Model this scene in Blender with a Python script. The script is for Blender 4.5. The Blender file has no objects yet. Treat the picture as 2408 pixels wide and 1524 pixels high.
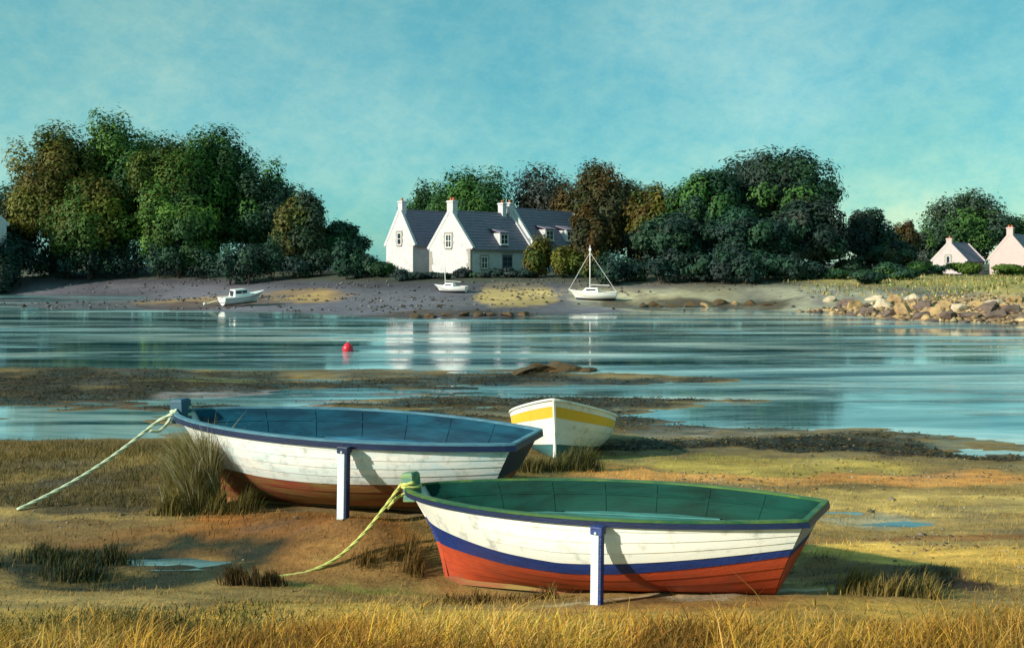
import bpy, math, random
import numpy as np
from mathutils import Vector, Matrix, Euler

random.seed(7)
rng = np.random.default_rng(7)
scene = bpy.context.scene
COL = scene.collection

# ------------------------------------------------------------------ camera, sky, sun, exposure
EYE, FPX, HZ, CX, IMW = 3.7, 2140.0, 620.0, 1204.0, 2408.0   # lens laid out on a 2408 px wide view
cam_data = bpy.data.cameras.new("camera")
cam = bpy.data.objects.new("camera", cam_data)
COL.objects.link(cam)
cam.location = (0, 0, EYE)
cam.rotation_euler = (math.radians(90), 0, 0)
cam_data.sensor_width = 36.0
cam_data.lens = 36.0 * FPX / IMW
cam_data.shift_y = -(1524 / 2 - HZ) / IMW
cam_data.clip_start = 0.1
cam_data.clip_end = 6000
scene.camera = cam

SUN_DIR = Vector((-0.89, -0.46, 0)).normalized() * math.cos(math.radians(26)) + Vector((0, 0, math.sin(math.radians(26))))
sun_data = bpy.data.lights.new("sun", 'SUN')
sun_data.energy = 4.8
sun_data.angle = math.radians(1.5)
sun_data.color = (1.0, 0.91, 0.74)
sun = bpy.data.objects.new("sun", sun_data)
COL.objects.link(sun)
sun.rotation_euler = (-SUN_DIR).to_track_quat('-Z', 'Y').to_euler()

world = bpy.data.worlds.new("World")
scene.world = world
world.use_nodes = True
wn, wl = world.node_tree.nodes, world.node_tree.links
wn.clear()


def N(nodes, t, **kw):
    n = nodes.new(t)
    for k, v in kw.items():
        if k.startswith('i_'):
            n.inputs[k[2:].replace('_', ' ')].default_value = v
        else:
            setattr(n, k, v)
    return n


def ramp(nodes, stops, interp='LINEAR'):
    r = nodes.new('ShaderNodeValToRGB')
    r.color_ramp.interpolation = interp
    e = r.color_ramp.elements
    while len(e) < len(stops):
        e.new(0.5)
    for el, (p, c) in zip(e, stops):
        el.position = p
        el.color = (c, c, c, 1) if isinstance(c, (int, float)) else (*c, 1)
    return r


def mixc(nodes, links, fac, a, b, blend='MIX'):
    m = nodes.new('ShaderNodeMix')
    m.data_type = 'RGBA'
    m.blend_type = blend
    for sock, v in ((m.inputs[0], fac), (m.inputs[6], a), (m.inputs[7], b)):
        if hasattr(v, 'links'):
            links.new(v, sock)
        elif isinstance(v, (int, float)):
            sock.default_value = v
        else:
            sock.default_value = (*v, 1)
    return m.outputs[2]


sky = N(wn, 'ShaderNodeTexSky', sky_type='NISHITA', sun_disc=False)
sky.sun_elevation = math.radians(26)
sky.sun_rotation = math.atan2(SUN_DIR.x, SUN_DIR.y)
sky.air_density = 1.0
sky.dust_density = 0.6
sky.ozone_density = 1.6
tc = N(wn, 'ShaderNodeTexCoord')
mp = N(wn, 'ShaderNodeMapping')
mp.inputs['Rotation'].default_value = (0.0, math.radians(-28), 0.0)
mp.inputs['Scale'].default_value = (2.2, 2.2, 3.4)
wl.new(tc.outputs['Generated'], mp.inputs['Vector'])
n1 = N(wn, 'ShaderNodeTexNoise', i_Scale=1.5, i_Detail=4.0, i_Roughness=0.5, i_Distortion=0.1)
wl.new(mp.outputs[0], n1.inputs['Vector'])
n2 = N(wn, 'ShaderNodeTexNoise', i_Scale=11.0, i_Detail=5.0, i_Roughness=0.75, i_Distortion=0.15)
wl.new(mp.outputs[0], n2.inputs['Vector'])
n3 = N(wn, 'ShaderNodeTexNoise', i_Scale=0.9, i_Detail=3.0, i_Roughness=0.5)
mp3 = N(wn, 'ShaderNodeMapping')
mp3.inputs['Location'].default_value = (3.1, 1.7, 0.4)
wl.new(tc.outputs['Generated'], mp3.inputs['Vector'])
wl.new(mp3.outputs[0], n3.inputs['Vector'])
# clear air, tinted to the teal of this sky
tint0 = mixc(wn, wl, 1.0, sky.outputs[0], (0.62, 1.0, 0.84), 'MULTIPLY')
# thin high veil that evens out the blue overhead
tint = mixc(wn, wl, 0.62, tint0, (1.02, 3.05, 3.12))
r1 = ramp(wn, [(0.38, 0.0), (0.68, 1.0)])
wl.new(n1.outputs['Fac'], r1.inputs['Fac'])
r2 = ramp(wn, [(0.36, 0.0), (0.66, 1.0)])
wl.new(n2.outputs['Fac'], r2.inputs['Fac'])
hi = mixc(wn, wl, 1.0, tint, (1.75, 1.22, 1.12), 'MULTIPLY')
cl = mixc(wn, wl, r1.outputs['Color'], tint, hi)
lo = mixc(wn, wl, 1.0, cl, (0.66, 0.88, 0.98), 'MULTIPLY')
cl2 = mixc(wn, wl, r2.outputs['Color'], lo, cl)
r3 = ramp(wn, [(0.42, 0.0), (0.62, 1.0)])
wl.new(n3.outputs['Fac'], r3.inputs['Fac'])
gr = mixc(wn, wl, 1.0, cl2, (1.45, 1.08, 0.86), 'MULTIPLY')
cl3 = mixc(wn, wl, r3.outputs['Color'], cl2, gr)
bg = N(wn, 'ShaderNodeBackground', i_Strength=0.124)
wl.new(cl3, bg.inputs['Color'])
wo = N(wn, 'ShaderNodeOutputWorld')
wl.new(bg.outputs[0], wo.inputs['Surface'])

scene.view_settings.view_transform = 'Standard'
scene.view_settings.look = 'None'
scene.view_settings.gamma = 1
scene.view_settings.exposure = 0.42
scene.view_settings.use_curve_mapping = False
scene.render.engine = 'CYCLES'
scene.cycles.use_denoising = True
scene.cycles.max_bounces = 6
scene.cycles.caustics_reflective = False
scene.cycles.caustics_refractive = False


# ------------------------------------------------------------------ helpers
def W(px, py, D):
    """Point at depth D along the view through a place in the photograph."""
    return Vector(((px - CX) / FPX * D, D, EYE + (HZ - py) / FPX * D))


def flat(px, py, z):
    D = (EYE - z) * FPX / (py - HZ)
    return (px - CX) / FPX * D, D


def tag(o, label=None, cat=None, group=None, kind=None):
    if label:
        o['label'] = label
    if cat:
        o['category'] = cat
    if group:
        o['group'] = group
    if kind:
        o['kind'] = kind
    return o


def empty(name, loc=(0, 0, 0), rot=(0, 0, 0)):
    o = bpy.data.objects.new(name, None)
    o.empty_display_size = 0.2
    COL.objects.link(o)
    o.location = loc
    o.rotation_euler = rot
    return o


def obj(name, me, mat=None, parent=None):
    o = bpy.data.objects.new(name, me)
    COL.objects.link(o)
    if mat is not None and not me.materials:
        for m in (mat if isinstance(mat, (list, tuple)) else [mat]):
            me.materials.append(m)
    if parent is not None:
        o.parent = parent
    return o


def mesh_np(name, V, loops, starts, col=None, smooth=False):
    """Mesh from flat arrays; col is one colour per vertex."""
    me = bpy.data.meshes.new(name)
    me.vertices.add(len(V))
    me.vertices.foreach_set('co', np.asarray(V, np.float32).ravel())
    me.loops.add(len(loops))
    me.loops.foreach_set('vertex_index', np.asarray(loops, np.int32))
    me.polygons.add(len(starts))
    me.polygons.foreach_set('loop_start', np.asarray(starts, np.int32))
    if col is not None:
        a = me.color_attributes.new('tint', 'FLOAT_COLOR', 'POINT')
        c4 = np.ones((len(V), 4), np.float32)
        c4[:, :3] = col
        a.data.foreach_set('color', c4.ravel())
    me.update(calc_edges=True)
    if smooth:
        me.polygons.foreach_set('use_smooth', np.ones(len(starts), bool))
    me.validate()
    return me


def mesh_py(name, V, F, smooth=False):
    me = bpy.data.meshes.new(name)
    me.from_pydata([tuple(v) for v in V], [], F)
    if smooth:
        for p in me.polygons:
            p.use_smooth = True
    me.update()
    return me


class MB:
    """Collects shapes of ONE part."""

    def __init__(self):
        self.V, self.F = [], []

    def add(self, V, F):
        b = len(self.V)
        self.V += [tuple(v) for v in V]
        self.F += [tuple(i + b for i in f) for f in F]
        return self

    def box(self, x0, x1, y0, y1, z0, z1):
        return self.add([(x0, y0, z0), (x1, y0, z0), (x1, y1, z0), (x0, y1, z0), (x0, y0, z1), (x1, y0, z1), (x1, y1, z1), (x0, y1, z1)],
                        [(0, 3, 2, 1), (4, 5, 6, 7), (0, 1, 5, 4), (1, 2, 6, 5), (2, 3, 7, 6), (3, 0, 4, 7)])

    def prism(self, poly, d):
        """poly: list of 3D points (planar), pushed by vector d."""
        n = len(poly)
        P = [Vector(p) for p in poly]
        d = Vector(d)
        V = P + [p + d for p in P]
        return self.add(V, [tuple(range(n))[::-1], tuple(range(n, 2 * n))] + [(i, (i + 1) % n, (i + 1) % n + n, i + n) for i in range(n)])

    def tube(self, path, r, n=8, cap=True):
        P = [Vector(p) for p in path]
        rr = r if isinstance(r, (list, tuple, np.ndarray)) else [r] * len(P)
        up = Vector((0.13, 0.21, 1)).normalized()
        V = []
        for i, p in enumerate(P):
            t = (P[min(i + 1, len(P) - 1)] - P[max(i - 1, 0)]).normalized()
            a = t.cross(up)
            if a.length < 1e-3:
                a = t.cross(Vector((1, 0, 0)))
            a.normalize()
            b = t.cross(a)
            for k in range(n):
                q = 2 * math.pi * k / n
                V.append(p + (a * math.cos(q) + b * math.sin(q)) * rr[i])
        F = [(i * n + k, i * n + (k + 1) % n, (i + 1) * n + (k + 1) % n, (i + 1) * n + k) for i in range(len(P) - 1) for k in range(n)]
        if cap:
            F += [tuple(range(n))[::-1], tuple(range((len(P) - 1) * n, len(P) * n))]
        return self.add(V, F)

    def build(self, name, mat, parent=None, smooth=False, bevel=0.0):
        me = mesh_py(name, self.V, self.F, smooth)
        if bevel:
            import bmesh
            bm = bmesh.new()
            bm.from_mesh(me)
            bmesh.ops.bevel(bm, geom=bm.edges[:], offset=bevel, segments=2, affect='EDGES', profile=0.5)
            bm.to_mesh(me)
            bm.free()
        return obj(name, me, mat, parent)


# numpy value noise
_perm = rng.random((256, 256))


def vnoise(x, y):
    xi, yi = np.floor(x).astype(int), np.floor(y).astype(int)
    fx, fy = x - xi, y - yi
    fx, fy = fx * fx * (3 - 2 * fx), fy * fy * (3 - 2 * fy)
    g = lambda a, b: _perm[a % 256, b % 256]
    return (g(xi, yi) * (1 - fx) * (1 - fy) + g(xi + 1, yi) * fx * (1 - fy) + g(xi, yi + 1) * (1 - fx) * fy + g(xi + 1, yi + 1) * fx * fy)


def fbm(x, y, oct=4, gain=0.5):
    s, a, t = 0, 1.0, 0
    for k in range(oct):
        s = s + a * vnoise(x * 2 ** k + 17.3 * k, y * 2 ** k + 9.1 * k)
        t += a
        a *= gain
    return s / t * 2 - 1


# ------------------------------------------------------------------ materials
def new_mat(name):
    m = bpy.data.materials.new(name)
    m.use_nodes = True
    n, l = m.node_tree.nodes, m.node_tree.links
    b = n['Principled BSDF']
    return m, n, l, b


def paint(name, c, c2=None, rough=0.5, scale=(1.2, 9, 9), var=0.55, bump=0.25, spec=0.4, grime=0.0, ndetail=6.0):
    """Brushed paint: colour drifts in long strokes, ridges left by the brush, worn patches of c2."""
    m, n, l, b = new_mat(name)
    t = N(n, 'ShaderNodeTexCoord')
    mpn = N(n, 'ShaderNodeMapping')
    mpn.inputs['Scale'].default_value = scale
    l.new(t.outputs['Object'], mpn.inputs['Vector'])
    a = N(n, 'ShaderNodeTexNoise', i_Scale=1.6, i_Detail=ndetail, i_Roughness=0.6, i_Distortion=0.4)
    l.new(mpn.outputs[0], a.inputs['Vector'])
    c2 = c2 or tuple(x * 0.72 for x in c)
    r = ramp(n, [(0.40, 0.0), (0.66, 1.0)])
    l.new(a.outputs['Fac'], r.inputs['Fac'])
    mv = N(n, 'ShaderNodeMath', operation='MULTIPLY')
    mv.inputs[1].default_value = var
    l.new(r.outputs['Color'], mv.inputs[0])
    out = mixc(n, l, mv.outputs[0], c, c2)
    if grime:
        g = N(n, 'ShaderNodeTexNoise', i_Scale=5.0, i_Detail=8.0, i_Roughness=0.7)
        l.new(t.outputs['Object'], g.inputs['Vector'])
        rg = ramp(n, [(0.52, 0.0), (0.70, grime)])
        l.new(g.outputs['Fac'], rg.inputs['Fac'])
        out = mixc(n, l, rg.outputs['Color'], out, (0.10, 0.08, 0.05))
    l.new(out, b.inputs['Base Color'])
    b.inputs['Roughness'].default_value = rough
    b.inputs['Specular IOR Level'].default_value = spec
    s = N(n, 'ShaderNodeTexNoise', i_Scale=9.0, i_Detail=4.0, i_Roughness=0.6)
    l.new(mpn.outputs[0], s.inputs['Vector'])
    bp = N(n, 'ShaderNodeBump', i_Strength=bump, i_Distance=0.02)
    l.new(s.outputs['Fac'], bp.inputs['Height'])
    l.new(bp.outputs[0], b.inputs['Normal'])
    return m


def tinted(name, rough=0.8, transl=0.0, noise=None, bump=0.0, spec=0.3, bscale=30.0):
    """Colour from the mesh's own 'tint' attribute (surface colour; on the ground with some painted shade) with fine variation."""
    m, n, l, b = new_mat(name)
    at = N(n, 'ShaderNodeVertexColor', layer_name='tint')
    colr = at.outputs['Color']
    t = N(n, 'ShaderNodeTexCoord')
    if noise:
        a = N(n, 'ShaderNodeTexNoise', i_Scale=noise, i_Detail=7.0, i_Roughness=0.65)
        mpn = N(n, 'ShaderNodeMapping')
        mpn.inputs['Scale'].default_value = (0.55, 1.6, 1.0)
        l.new(t.outputs['Object'], mpn.inputs['Vector'])
        l.new(mpn.outputs[0], a.inputs['Vector'])
        r = ramp(n, [(0.3, (0.62, 0.62, 0.62)), (0.5, (1, 1, 1)), (0.7, (1.4, 1.36, 1.28))])
        l.new(a.outputs['Fac'], r.inputs['Fac'])
        colr = mixc(n, l, 1.0, colr, r.outputs['Color'], 'MULTIPLY')
    l.new(colr, b.inputs['Base Color'])
    b.inputs['Roughness'].default_value = rough
    b.inputs['Specular IOR Level'].default_value = spec
    if bump:
        s = N(n, 'ShaderNodeTexNoise', i_Scale=bscale, i_Detail=6.0, i_Roughness=0.65)
        l.new(t.outputs['Object'], s.inputs['Vector'])
        bp = N(n, 'ShaderNodeBump', i_Strength=bump, i_Distance=0.05)
        l.new(s.outputs['Fac'], bp.inputs['Height'])
        l.new(bp.outputs[0], b.inputs['Normal'])
    if transl:
        tr = N(n, 'ShaderNodeBsdfTranslucent')
        l.new(colr, tr.inputs['Color'])
        mx = N(n, 'ShaderNodeMixShader')
        mx.inputs[0].default_value = transl
        l.new(b.outputs[0], mx.inputs[1])
        l.new(tr.outputs[0], mx.inputs[2])
        l.new(mx.outputs[0], n['Material Output'].inputs['Surface'])
    return m


M = {}
M['ground'] = tinted('ground_mud_and_turf', rough=0.75, noise=2.4, bump=0.5, bscale=14.0)
_n, _l = M['ground'].node_tree.nodes, M['ground'].node_tree.links
_a = N(_n, 'ShaderNodeAttribute', attribute_name='wetness')
_t = N(_n, 'ShaderNodeTexCoord')
_m = N(_n, 'ShaderNodeMapping')
_m.inputs['Scale'].default_value = (.5, 2.2, 1)
_l.new(_t.outputs['Object'], _m.inputs['Vector'])
_q = N(_n, 'ShaderNodeTexNoise', i_Scale=1.3, i_Detail=6.0, i_Roughness=.65)
_l.new(_m.outputs[0], _q.inputs['Vector'])
_r = ramp(_n, [(.42, 0.0), (.56, 1.0)])
_l.new(_q.outputs['Fac'], _r.inputs['Fac'])
_k = N(_n, 'ShaderNodeMath', operation='MULTIPLY')
_l.new(_a.outputs['Fac'], _k.inputs[0])
_l.new(_r.outputs['Color'], _k.inputs[1])
_v = N(_n, 'ShaderNodeMapRange')
_v.inputs['To Min'].default_value = .8
_v.inputs['To Max'].default_value = .16
_l.new(_k.outputs[0], _v.inputs['Value'])
_l.new(_v.outputs[0], _n['Principled BSDF'].inputs['Roughness'])
M['leaf'] = tinted('foliage', rough=0.65, transl=0.25, spec=0.2)
M['grass'] = tinted('grass_blades', rough=0.7, transl=0.3, spec=0.2)
M['weed'] = tinted('wet_seaweed', rough=0.6, spec=0.3)
M['bark'] = paint('bark', (0.07, 0.05, 0.035), rough=0.9, scale=(6, 6, 1.5), bump=0.8)
M['boat_white'] = paint('white_boat_paint', (0.80, 0.79, 0.74), (0.62, 0.70, 0.69), rough=0.42, scale=(.5, 5, 7), bump=0.10, var=0.6, grime=0.5)
M['boat_white_blue'] = paint('cool_white_boat_paint', (0.80, 0.78, 0.76), (0.50, 0.68, 0.74), rough=0.42, scale=(.5, 5, 7), bump=0.10, var=0.7, grime=0.5)
M['navy'] = paint('navy_paint', (0.010, 0.022, 0.075), (0.006, 0.010, 0.03), rough=0.4)
M['blue_stripe'] = paint('blue_stripe_paint', (0.012, 0.04, 0.20), (0.008, 0.02, 0.10), rough=0.4, bump=0.5)
M['red'] = paint('red_bottom_paint', (0.46, 0.065, 0.022), (0.30, 0.045, 0.02), rough=0.6, grime=0.35, var=0.7)
M['oldred'] = paint('worn_red_bottom_paint', (0.26, 0.055, 0.03), (0.24, 0.19, 0.05), rough=0.7, var=0.85, scale=(0.7, 3, 5), grime=0.4)
M['cap_blue'] = paint('pale_blue_gunwale_paint', (0.09, 0.22, 0.30), (0.035, 0.11, 0.19), rough=0.4, var=.8)
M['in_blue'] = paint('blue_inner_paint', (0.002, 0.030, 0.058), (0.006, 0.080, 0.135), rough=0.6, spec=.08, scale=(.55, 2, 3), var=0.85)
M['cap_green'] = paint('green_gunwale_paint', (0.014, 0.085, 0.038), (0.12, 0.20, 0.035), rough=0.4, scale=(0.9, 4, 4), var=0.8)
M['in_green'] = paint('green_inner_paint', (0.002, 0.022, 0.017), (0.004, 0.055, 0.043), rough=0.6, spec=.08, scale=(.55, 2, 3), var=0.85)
M['floor_green'] = paint('worn_lit_green_boards', (0.07, 0.27, 0.26), (0.012, 0.07, 0.06), rough=0.7, scale=(.8, 5, 5), var=1.0, grime=.25)  # worn boards, lighter than the sides: lit patch painted into their colour
M['floor_blue'] = paint('worn_lit_blue_boards', (0.04, 0.25, 0.42), (0.008, 0.06, 0.13), rough=0.7, scale=(.8, 5, 5), var=1.0, grime=.25)  # same for the blue boat: worn boards with the lit patch painted in
M['transom_grey'] = paint('transom_shade_and_band_grey', (0.36, 0.35, 0.40), rough=0.5)  # grey puts the front boat's transom shade into its colour; also motor-boat band
M['post_blue'] = paint('blue_post_paint', (0.03, 0.10, 0.16), (0.02, 0.06, 0.10), rough=0.6)
M['post_green'] = paint('green_post_paint', (0.06, 0.18, 0.16), (0.28, 0.34, 0.05), rough=0.6, var=0.8)
M['leg_pale'] = paint('pale_leg_paint', (0.66, 0.72, 0.76), (0.42, 0.56, 0.66), rough=0.5, scale=(8, 8, 1.0))
M['rope_pale'] = paint('pale_green_rope', (0.52, 0.60, 0.44), (0.34, 0.44, 0.34), rough=0.9, scale=(12, 12, 12))
M['rope_yellow'] = paint('yellow_green_rope', (0.55, 0.56, 0.18), (0.36, 0.40, 0.10), rough=0.9, scale=(12, 12, 12))
M['yellow'] = paint('yellow_band_paint', (0.78, 0.46, 0.03), (0.70, 0.52, 0.12), rough=0.5)
M['teal_bottom'] = paint('teal_bottom_paint', (0.03, 0.13, 0.16), (0.06, 0.12, 0.09), rough=0.6, grime=0.3)
M['grp'] = paint('white_fibreglass', (0.80, 0.80, 0.80), (0.68, 0.71, 0.74), rough=0.35, bump=0.05)
M['glassdark'] = paint('dark_window', (0.03, 0.04, 0.06), rough=0.12, bump=0.0, spec=0.6)
M['wire'] = paint('pale_wire', (0.62, 0.63, 0.64), rough=0.5, bump=0.0)
M['buoy'] = paint('red_buoy', (0.60, 0.02, 0.04), (0.45, 0.015, 0.04), rough=0.35, bump=0.05)
M['wall_white'] = paint('white_render_wall', (0.57, 0.565, 0.60), (0.42, 0.42, 0.47), rough=0.9, scale=(0.8, 0.8, 0.8), var=0.6, bump=0.6, grime=0.28)
M['wall_pink'] = paint('pinkish_render_wall', (0.57, 0.45, 0.44), (0.48, 0.37, 0.37), rough=0.9, scale=(0.8, 0.8, 0.8), var=0.5, bump=0.5)
M['wall_blush'] = paint('blush_white_wall', (0.55, 0.48, 0.49), (0.45, 0.38, 0.40), rough=0.9, scale=(0.8, 0.8, 0.8), var=0.5, bump=0.5, grime=.15)
M['slate'] = paint('slate_roof', (0.205, 0.175, 0.25), (0.13, 0.105, 0.165), rough=0.6, scale=(0.8, 3, 6), var=0.8, bump=0.6)
M['pot'] = paint('terracotta_pot', (0.45, 0.12, 0.05), rough=0.8)
M['frame'] = paint('white_window_frame', (0.78, 0.79, 0.8), rough=0.5, bump=0.0)
M['stone'] = paint('granite_blocks', (0.34, 0.32, 0.29), (0.22, 0.21, 0.20), rough=0.9, scale=(2, 2, 2))
M['door'] = paint('grey_blue_door', (0.09, 0.11, 0.15), (0.06, 0.07, 0.10), rough=0.6)
M['rock_tan'] = paint('tan_rock', (0.40, 0.27, 0.12), (0.18, 0.12, 0.08), rough=0.9, scale=(1, 1, 1.6), var=0.9, bump=1.0)
M['rock_mauve'] = paint('mauve_rock', (0.15, 0.105, 0.085), (0.075, 0.055, 0.055), rough=0.9, scale=(1, 1, 1.6), var=0.9, bump=1.0)
M['rock_dark'] = paint('weedy_dark_rock', (0.06, 0.042, 0.022), (0.11, 0.06, 0.02), rough=0.75, scale=(1.5, 1.5, 2), var=0.9, bump=1.0)
M['rock_pale'] = paint('pale_rock', (0.52, 0.44, 0.32), (0.34, 0.26, 0.18), rough=0.9, scale=(1, 1, 1.6), var=0.9, bump=1.0)


def water_mat():
    m, n, l, b = new_mat('tidal_water')
    b.inputs['IOR'].default_value = 1.6
    b.inputs['Specular IOR Level'].default_value = 0.6
    t = N(n, 'ShaderNodeTexCoord')
    m1 = N(n, 'ShaderNodeMapping')
    m1.inputs['Scale'].default_value = (0.55, 2.4, 1)
    l.new(t.outputs['Object'], m1.inputs['Vector'])
    a = N(n, 'ShaderNodeTexNoise', i_Scale=1.1, i_Detail=5.0, i_Roughness=0.6)
    l.new(m1.outputs[0], a.inputs['Vector'])
    # cat's-paws: long streaks of ruffled and calm water
    m2 = N(n, 'ShaderNodeMapping')
    m2.inputs['Scale'].default_value = (0.028, 0.26, 1)
    l.new(t.outputs['Object'], m2.inputs['Vector'])
    c = N(n, 'ShaderNodeTexNoise', i_Scale=1.0, i_Detail=6.0, i_Roughness=0.68, i_Distortion=.8)
    l.new(m2.outputs[0], c.inputs['Vector'])
    rr = ramp(n, [(0.50, 0.04), (0.61, 1.0)])
    l.new(c.outputs['Fac'], rr.inputs['Fac'])
    rro = ramp(n, [(0.51, 0.015), (0.62, 0.30)])
    l.new(c.outputs['Fac'], rro.inputs['Fac'])
    l.new(rro.outputs['Color'], b.inputs['Roughness'])
    # silty water with sky-bright and dark reflection streaks painted into its base colour
    m3 = N(n, 'ShaderNodeMapping')
    m3.inputs['Scale'].default_value = (0.045, 0.30, 1)
    m3.inputs['Location'].default_value = (5.2, 1.3, 0)
    l.new(t.outputs['Object'], m3.inputs['Vector'])
    sl = N(n, 'ShaderNodeTexNoise', i_Scale=1.0, i_Detail=6.0, i_Roughness=0.66, i_Distortion=0.6)
    l.new(m3.outputs[0], sl.inputs['Vector'])
    rs_ = ramp(n, [(0.42, (0.012, 0.060, 0.080)), (0.52, (0.17, 0.33, 0.36)), (0.60, (0.40, 0.56, 0.56)), (0.70, (0.62, 0.68, 0.60))])
    l.new(sl.outputs['Fac'], rs_.inputs['Fac'])
    l.new(rs_.outputs['Color'], b.inputs['Base Color'])
    bp = N(n, 'ShaderNodeBump', i_Distance=0.10)
    sm = N(n, 'ShaderNodeMath', operation='MULTIPLY')
    sm.inputs[1].default_value = 0.9
    l.new(rr.outputs['Color'], sm.inputs[0])
    l.new(sm.outputs[0], bp.inputs['Strength'])
    l.new(a.outputs['Fac'], bp.inputs['Height'])
    l.new(bp.outputs[0], b.inputs['Normal'])
    return m


M['water'] = water_mat()

# ------------------------------------------------------------------ terrain
# heights given at known places: (view x, view y, height) or world (x, y, z)
_pp = [
    (0, 1524, .85), (600, 1524, .85), (1204, 1524, .88), (1800, 1524, .90), (2408, 1524, .92),
    (0, 1420, .62), (500, 1420, .60), (900, 1420, .60), (1204, 1425, .62), (1700, 1425, .72), (2100, 1420, .72), (2408, 1420, .70),
    (60, 1330, .44), (300, 1335, .36), (520, 1335, .37), (800, 1330, .34), (0, 1260, .46),
    (300, 1245, .49), (700, 1250, .52), (820, 1218, .57), (600, 1215, .52), (950, 1225, .55),
    (60, 1175, .42), (250, 1185, .44), (100, 1085, .52), (300, 1065, .56), (0, 1075, .50), (400, 1100, .55),
    (150, 1015, -.06), (320, 1005, -.05), (0, 1015, -.04), (100, 960, .05), (350, 955, .06), (600, 960, .06), (800, 960, .08),
    (0, 900, .16), (250, 900, .18), (500, 895, .14), (800, 895, .08), (1050, 900, .09), (1300, 880, .15), (1500, 890, .06), (1650, 890, .0), (700, 922, .0),
    (1000, 932, .01), (1190, 922, -.01), (1400, 926, -.03), (1150, 955, .13), (1450, 960, .06), (1700, 950, -.05), (2000, 940, -.3), (2300, 950, -.4),
    (1330, 1010, .16), (1600, 1000, .0), (1800, 985, -.03), (1500, 1040, .13), (1750, 1042, .13), (2000, 1028, .12), (2150, 1040, .10), (2350, 1020, -.15), (2300, 1068, .08), (2408, 1080, .08),
    (1330, 1085, .24), (1600, 1090, .22), (1900, 1110, .20), (2250, 1130, .22), (2060, 1235, .28), (2300, 1230, .32), (2050, 1300, .45), (2350, 1320, .50),
    (0, 800, -.5), (400, 810, -.6), (900, 810, -.8), (1400, 800, -.7), (1900, 810, -.7), (2350, 820, -.8), (0, 850, -.12), (500, 862, -.15), (1000, 862, -.2),
    (0, 745, -.12), (300, 745, -.12), (600, 742, -.10), (850, 748, -.06), (1100, 745, .05), (1300, 745, -.05), (1600, 735, -.05), (1850, 735, -.1),
    (0, 705, -.05), (200, 708, -.07), (0, 692, -.03), (200, 696, -.04), (400, 712, .10), (600, 712, .25), (800, 715, .22), (1050, 715, .26), (1250, 712, .34), (1500, 712, .22), (1800, 712, .3),
    (0, 678, .45), (300, 683, .45), (400, 694, .18), (600, 680, .9), (900, 685, .95), (1200, 688, .95), (1400, 690, .85), (1700, 690, .95), (1900, 695, 1.0),
]
_wp = [(-.71, 10.21, .16), (.86, 9.27, .37), (2.42, 8.34, .66), (-4.27, 12.94, .39), (-2.27, 12.14, .45), (-.27, 11.34, .58), (-2.0, 10.75, .71), (-2.7, 11.0, .66), (-1.4, 10.7, .64),
       (-66, 119, 2.1), (-42, 116, 2.1), (-24, 108, 2.2), (-7, 101, 2.5), (3, 100, 2.4), (14, 95, 2.3), (26, 93, 2.2), (38, 95, 2.2),
       (-70, 140, 2.9), (-20, 130, 2.9), (-5, 115, 2.6), (20, 120, 2.7), (50, 130, 2.4), (75, 148, 1.9), (85, 152, 1.9), (100, 150, 2.0), (60, 110, 2.1),
       (28, 66, .5), (24, 60, -.3), (31, 62, 1.5), (36, 59, 1.4), (42, 60, 1.9), (48, 62, 2.1), (22, 55, -.6), (30, 52.5, -.5), (40, 51, -.6), (36, 68, 1.9), (46, 75, 2.1), (50, 90, 2.1), (60, 62, 2.1), (60, 50, -.4),
       (33, 56.5, .25), (40, 55.5, .3), (48, 55.5, .3), (29, 58.5, .25),
       (-150, 300, 3.2), (0, 300, 3.2), (150, 300, 3.2), (300, 300, 3.2), (-300, 300, 3.2), (-200, 100, 2.3), (200, 100, 2.0), (-60, 60, -.6), (-80, 40, -.6), (80, 40, -.6), (90, 62, 1.8),
       (-25, 25, .2), (25, 25, -.5), (-15, 10, .5), (15, 9, .7), (0, 3, 1.2), (-10, 2, 1.2), (10, 2, 1.2), (-10, 6.6, .85), (10, 6.6, .9),
       (0, -20, 2.0), (-30, -20, 2.0), (30, -20, 2.0), (20, 14, .3), (25, 17, .05), (-16, 14, .5), (-22, 19, .0)]
PT = []
for px, py, z in _pp:
    x, y = flat(px, py, z)
    PT.append((x, y, z))
PT += _wp
PT = np.array(PT)


def uv_(x, y):
    """Warped plan: near ground is resolved finer than far ground."""
    d = np.sqrt(np.maximum(y, -40) ** 2 * (y > 0) + 0.0 + 16.0) + np.where(y < 0, y * 0.06, 0)
    return x / (d + 3.0), 1.35 * np.log(d)


pu, pv = uv_(PT[:, 0], PT[:, 1])


def _tps(r2):
    return np.where(r2 > 1e-12, r2 * np.log(r2 + 1e-12), 0.0)


_n = len(PT)
_K = _tps((pu[:, None] - pu[None]) ** 2 + (pv[:, None] - pv[None]) ** 2) + np.eye(_n) * 0.0015
_Pm = np.stack([np.ones(_n), pu, pv], 1)
_A = np.block([[_K, _Pm], [_Pm.T, np.zeros((3, 3))]])
_w = np.linalg.solve(_A, np.concatenate([PT[:, 2], np.zeros(3)]))


def ground0(x, y):
    u, v = uv_(x, y)
    sh = u.shape
    u, v = u.ravel(), v.ravel()
    out = np.empty(len(u))
    for i in range(0, len(u), 20000):
        a, b = u[i:i + 20000], v[i:i + 20000]
        k = _tps((a[:, None] - pu[None]) ** 2 + (b[:, None] - pv[None]) ** 2)
        out[i:i + 20000] = k @ _w[:_n] + _w[_n] + _w[_n + 1] * a + _w[_n + 2] * b
    return np.clip(out, -1.2, 3.6).reshape(sh)


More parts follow.
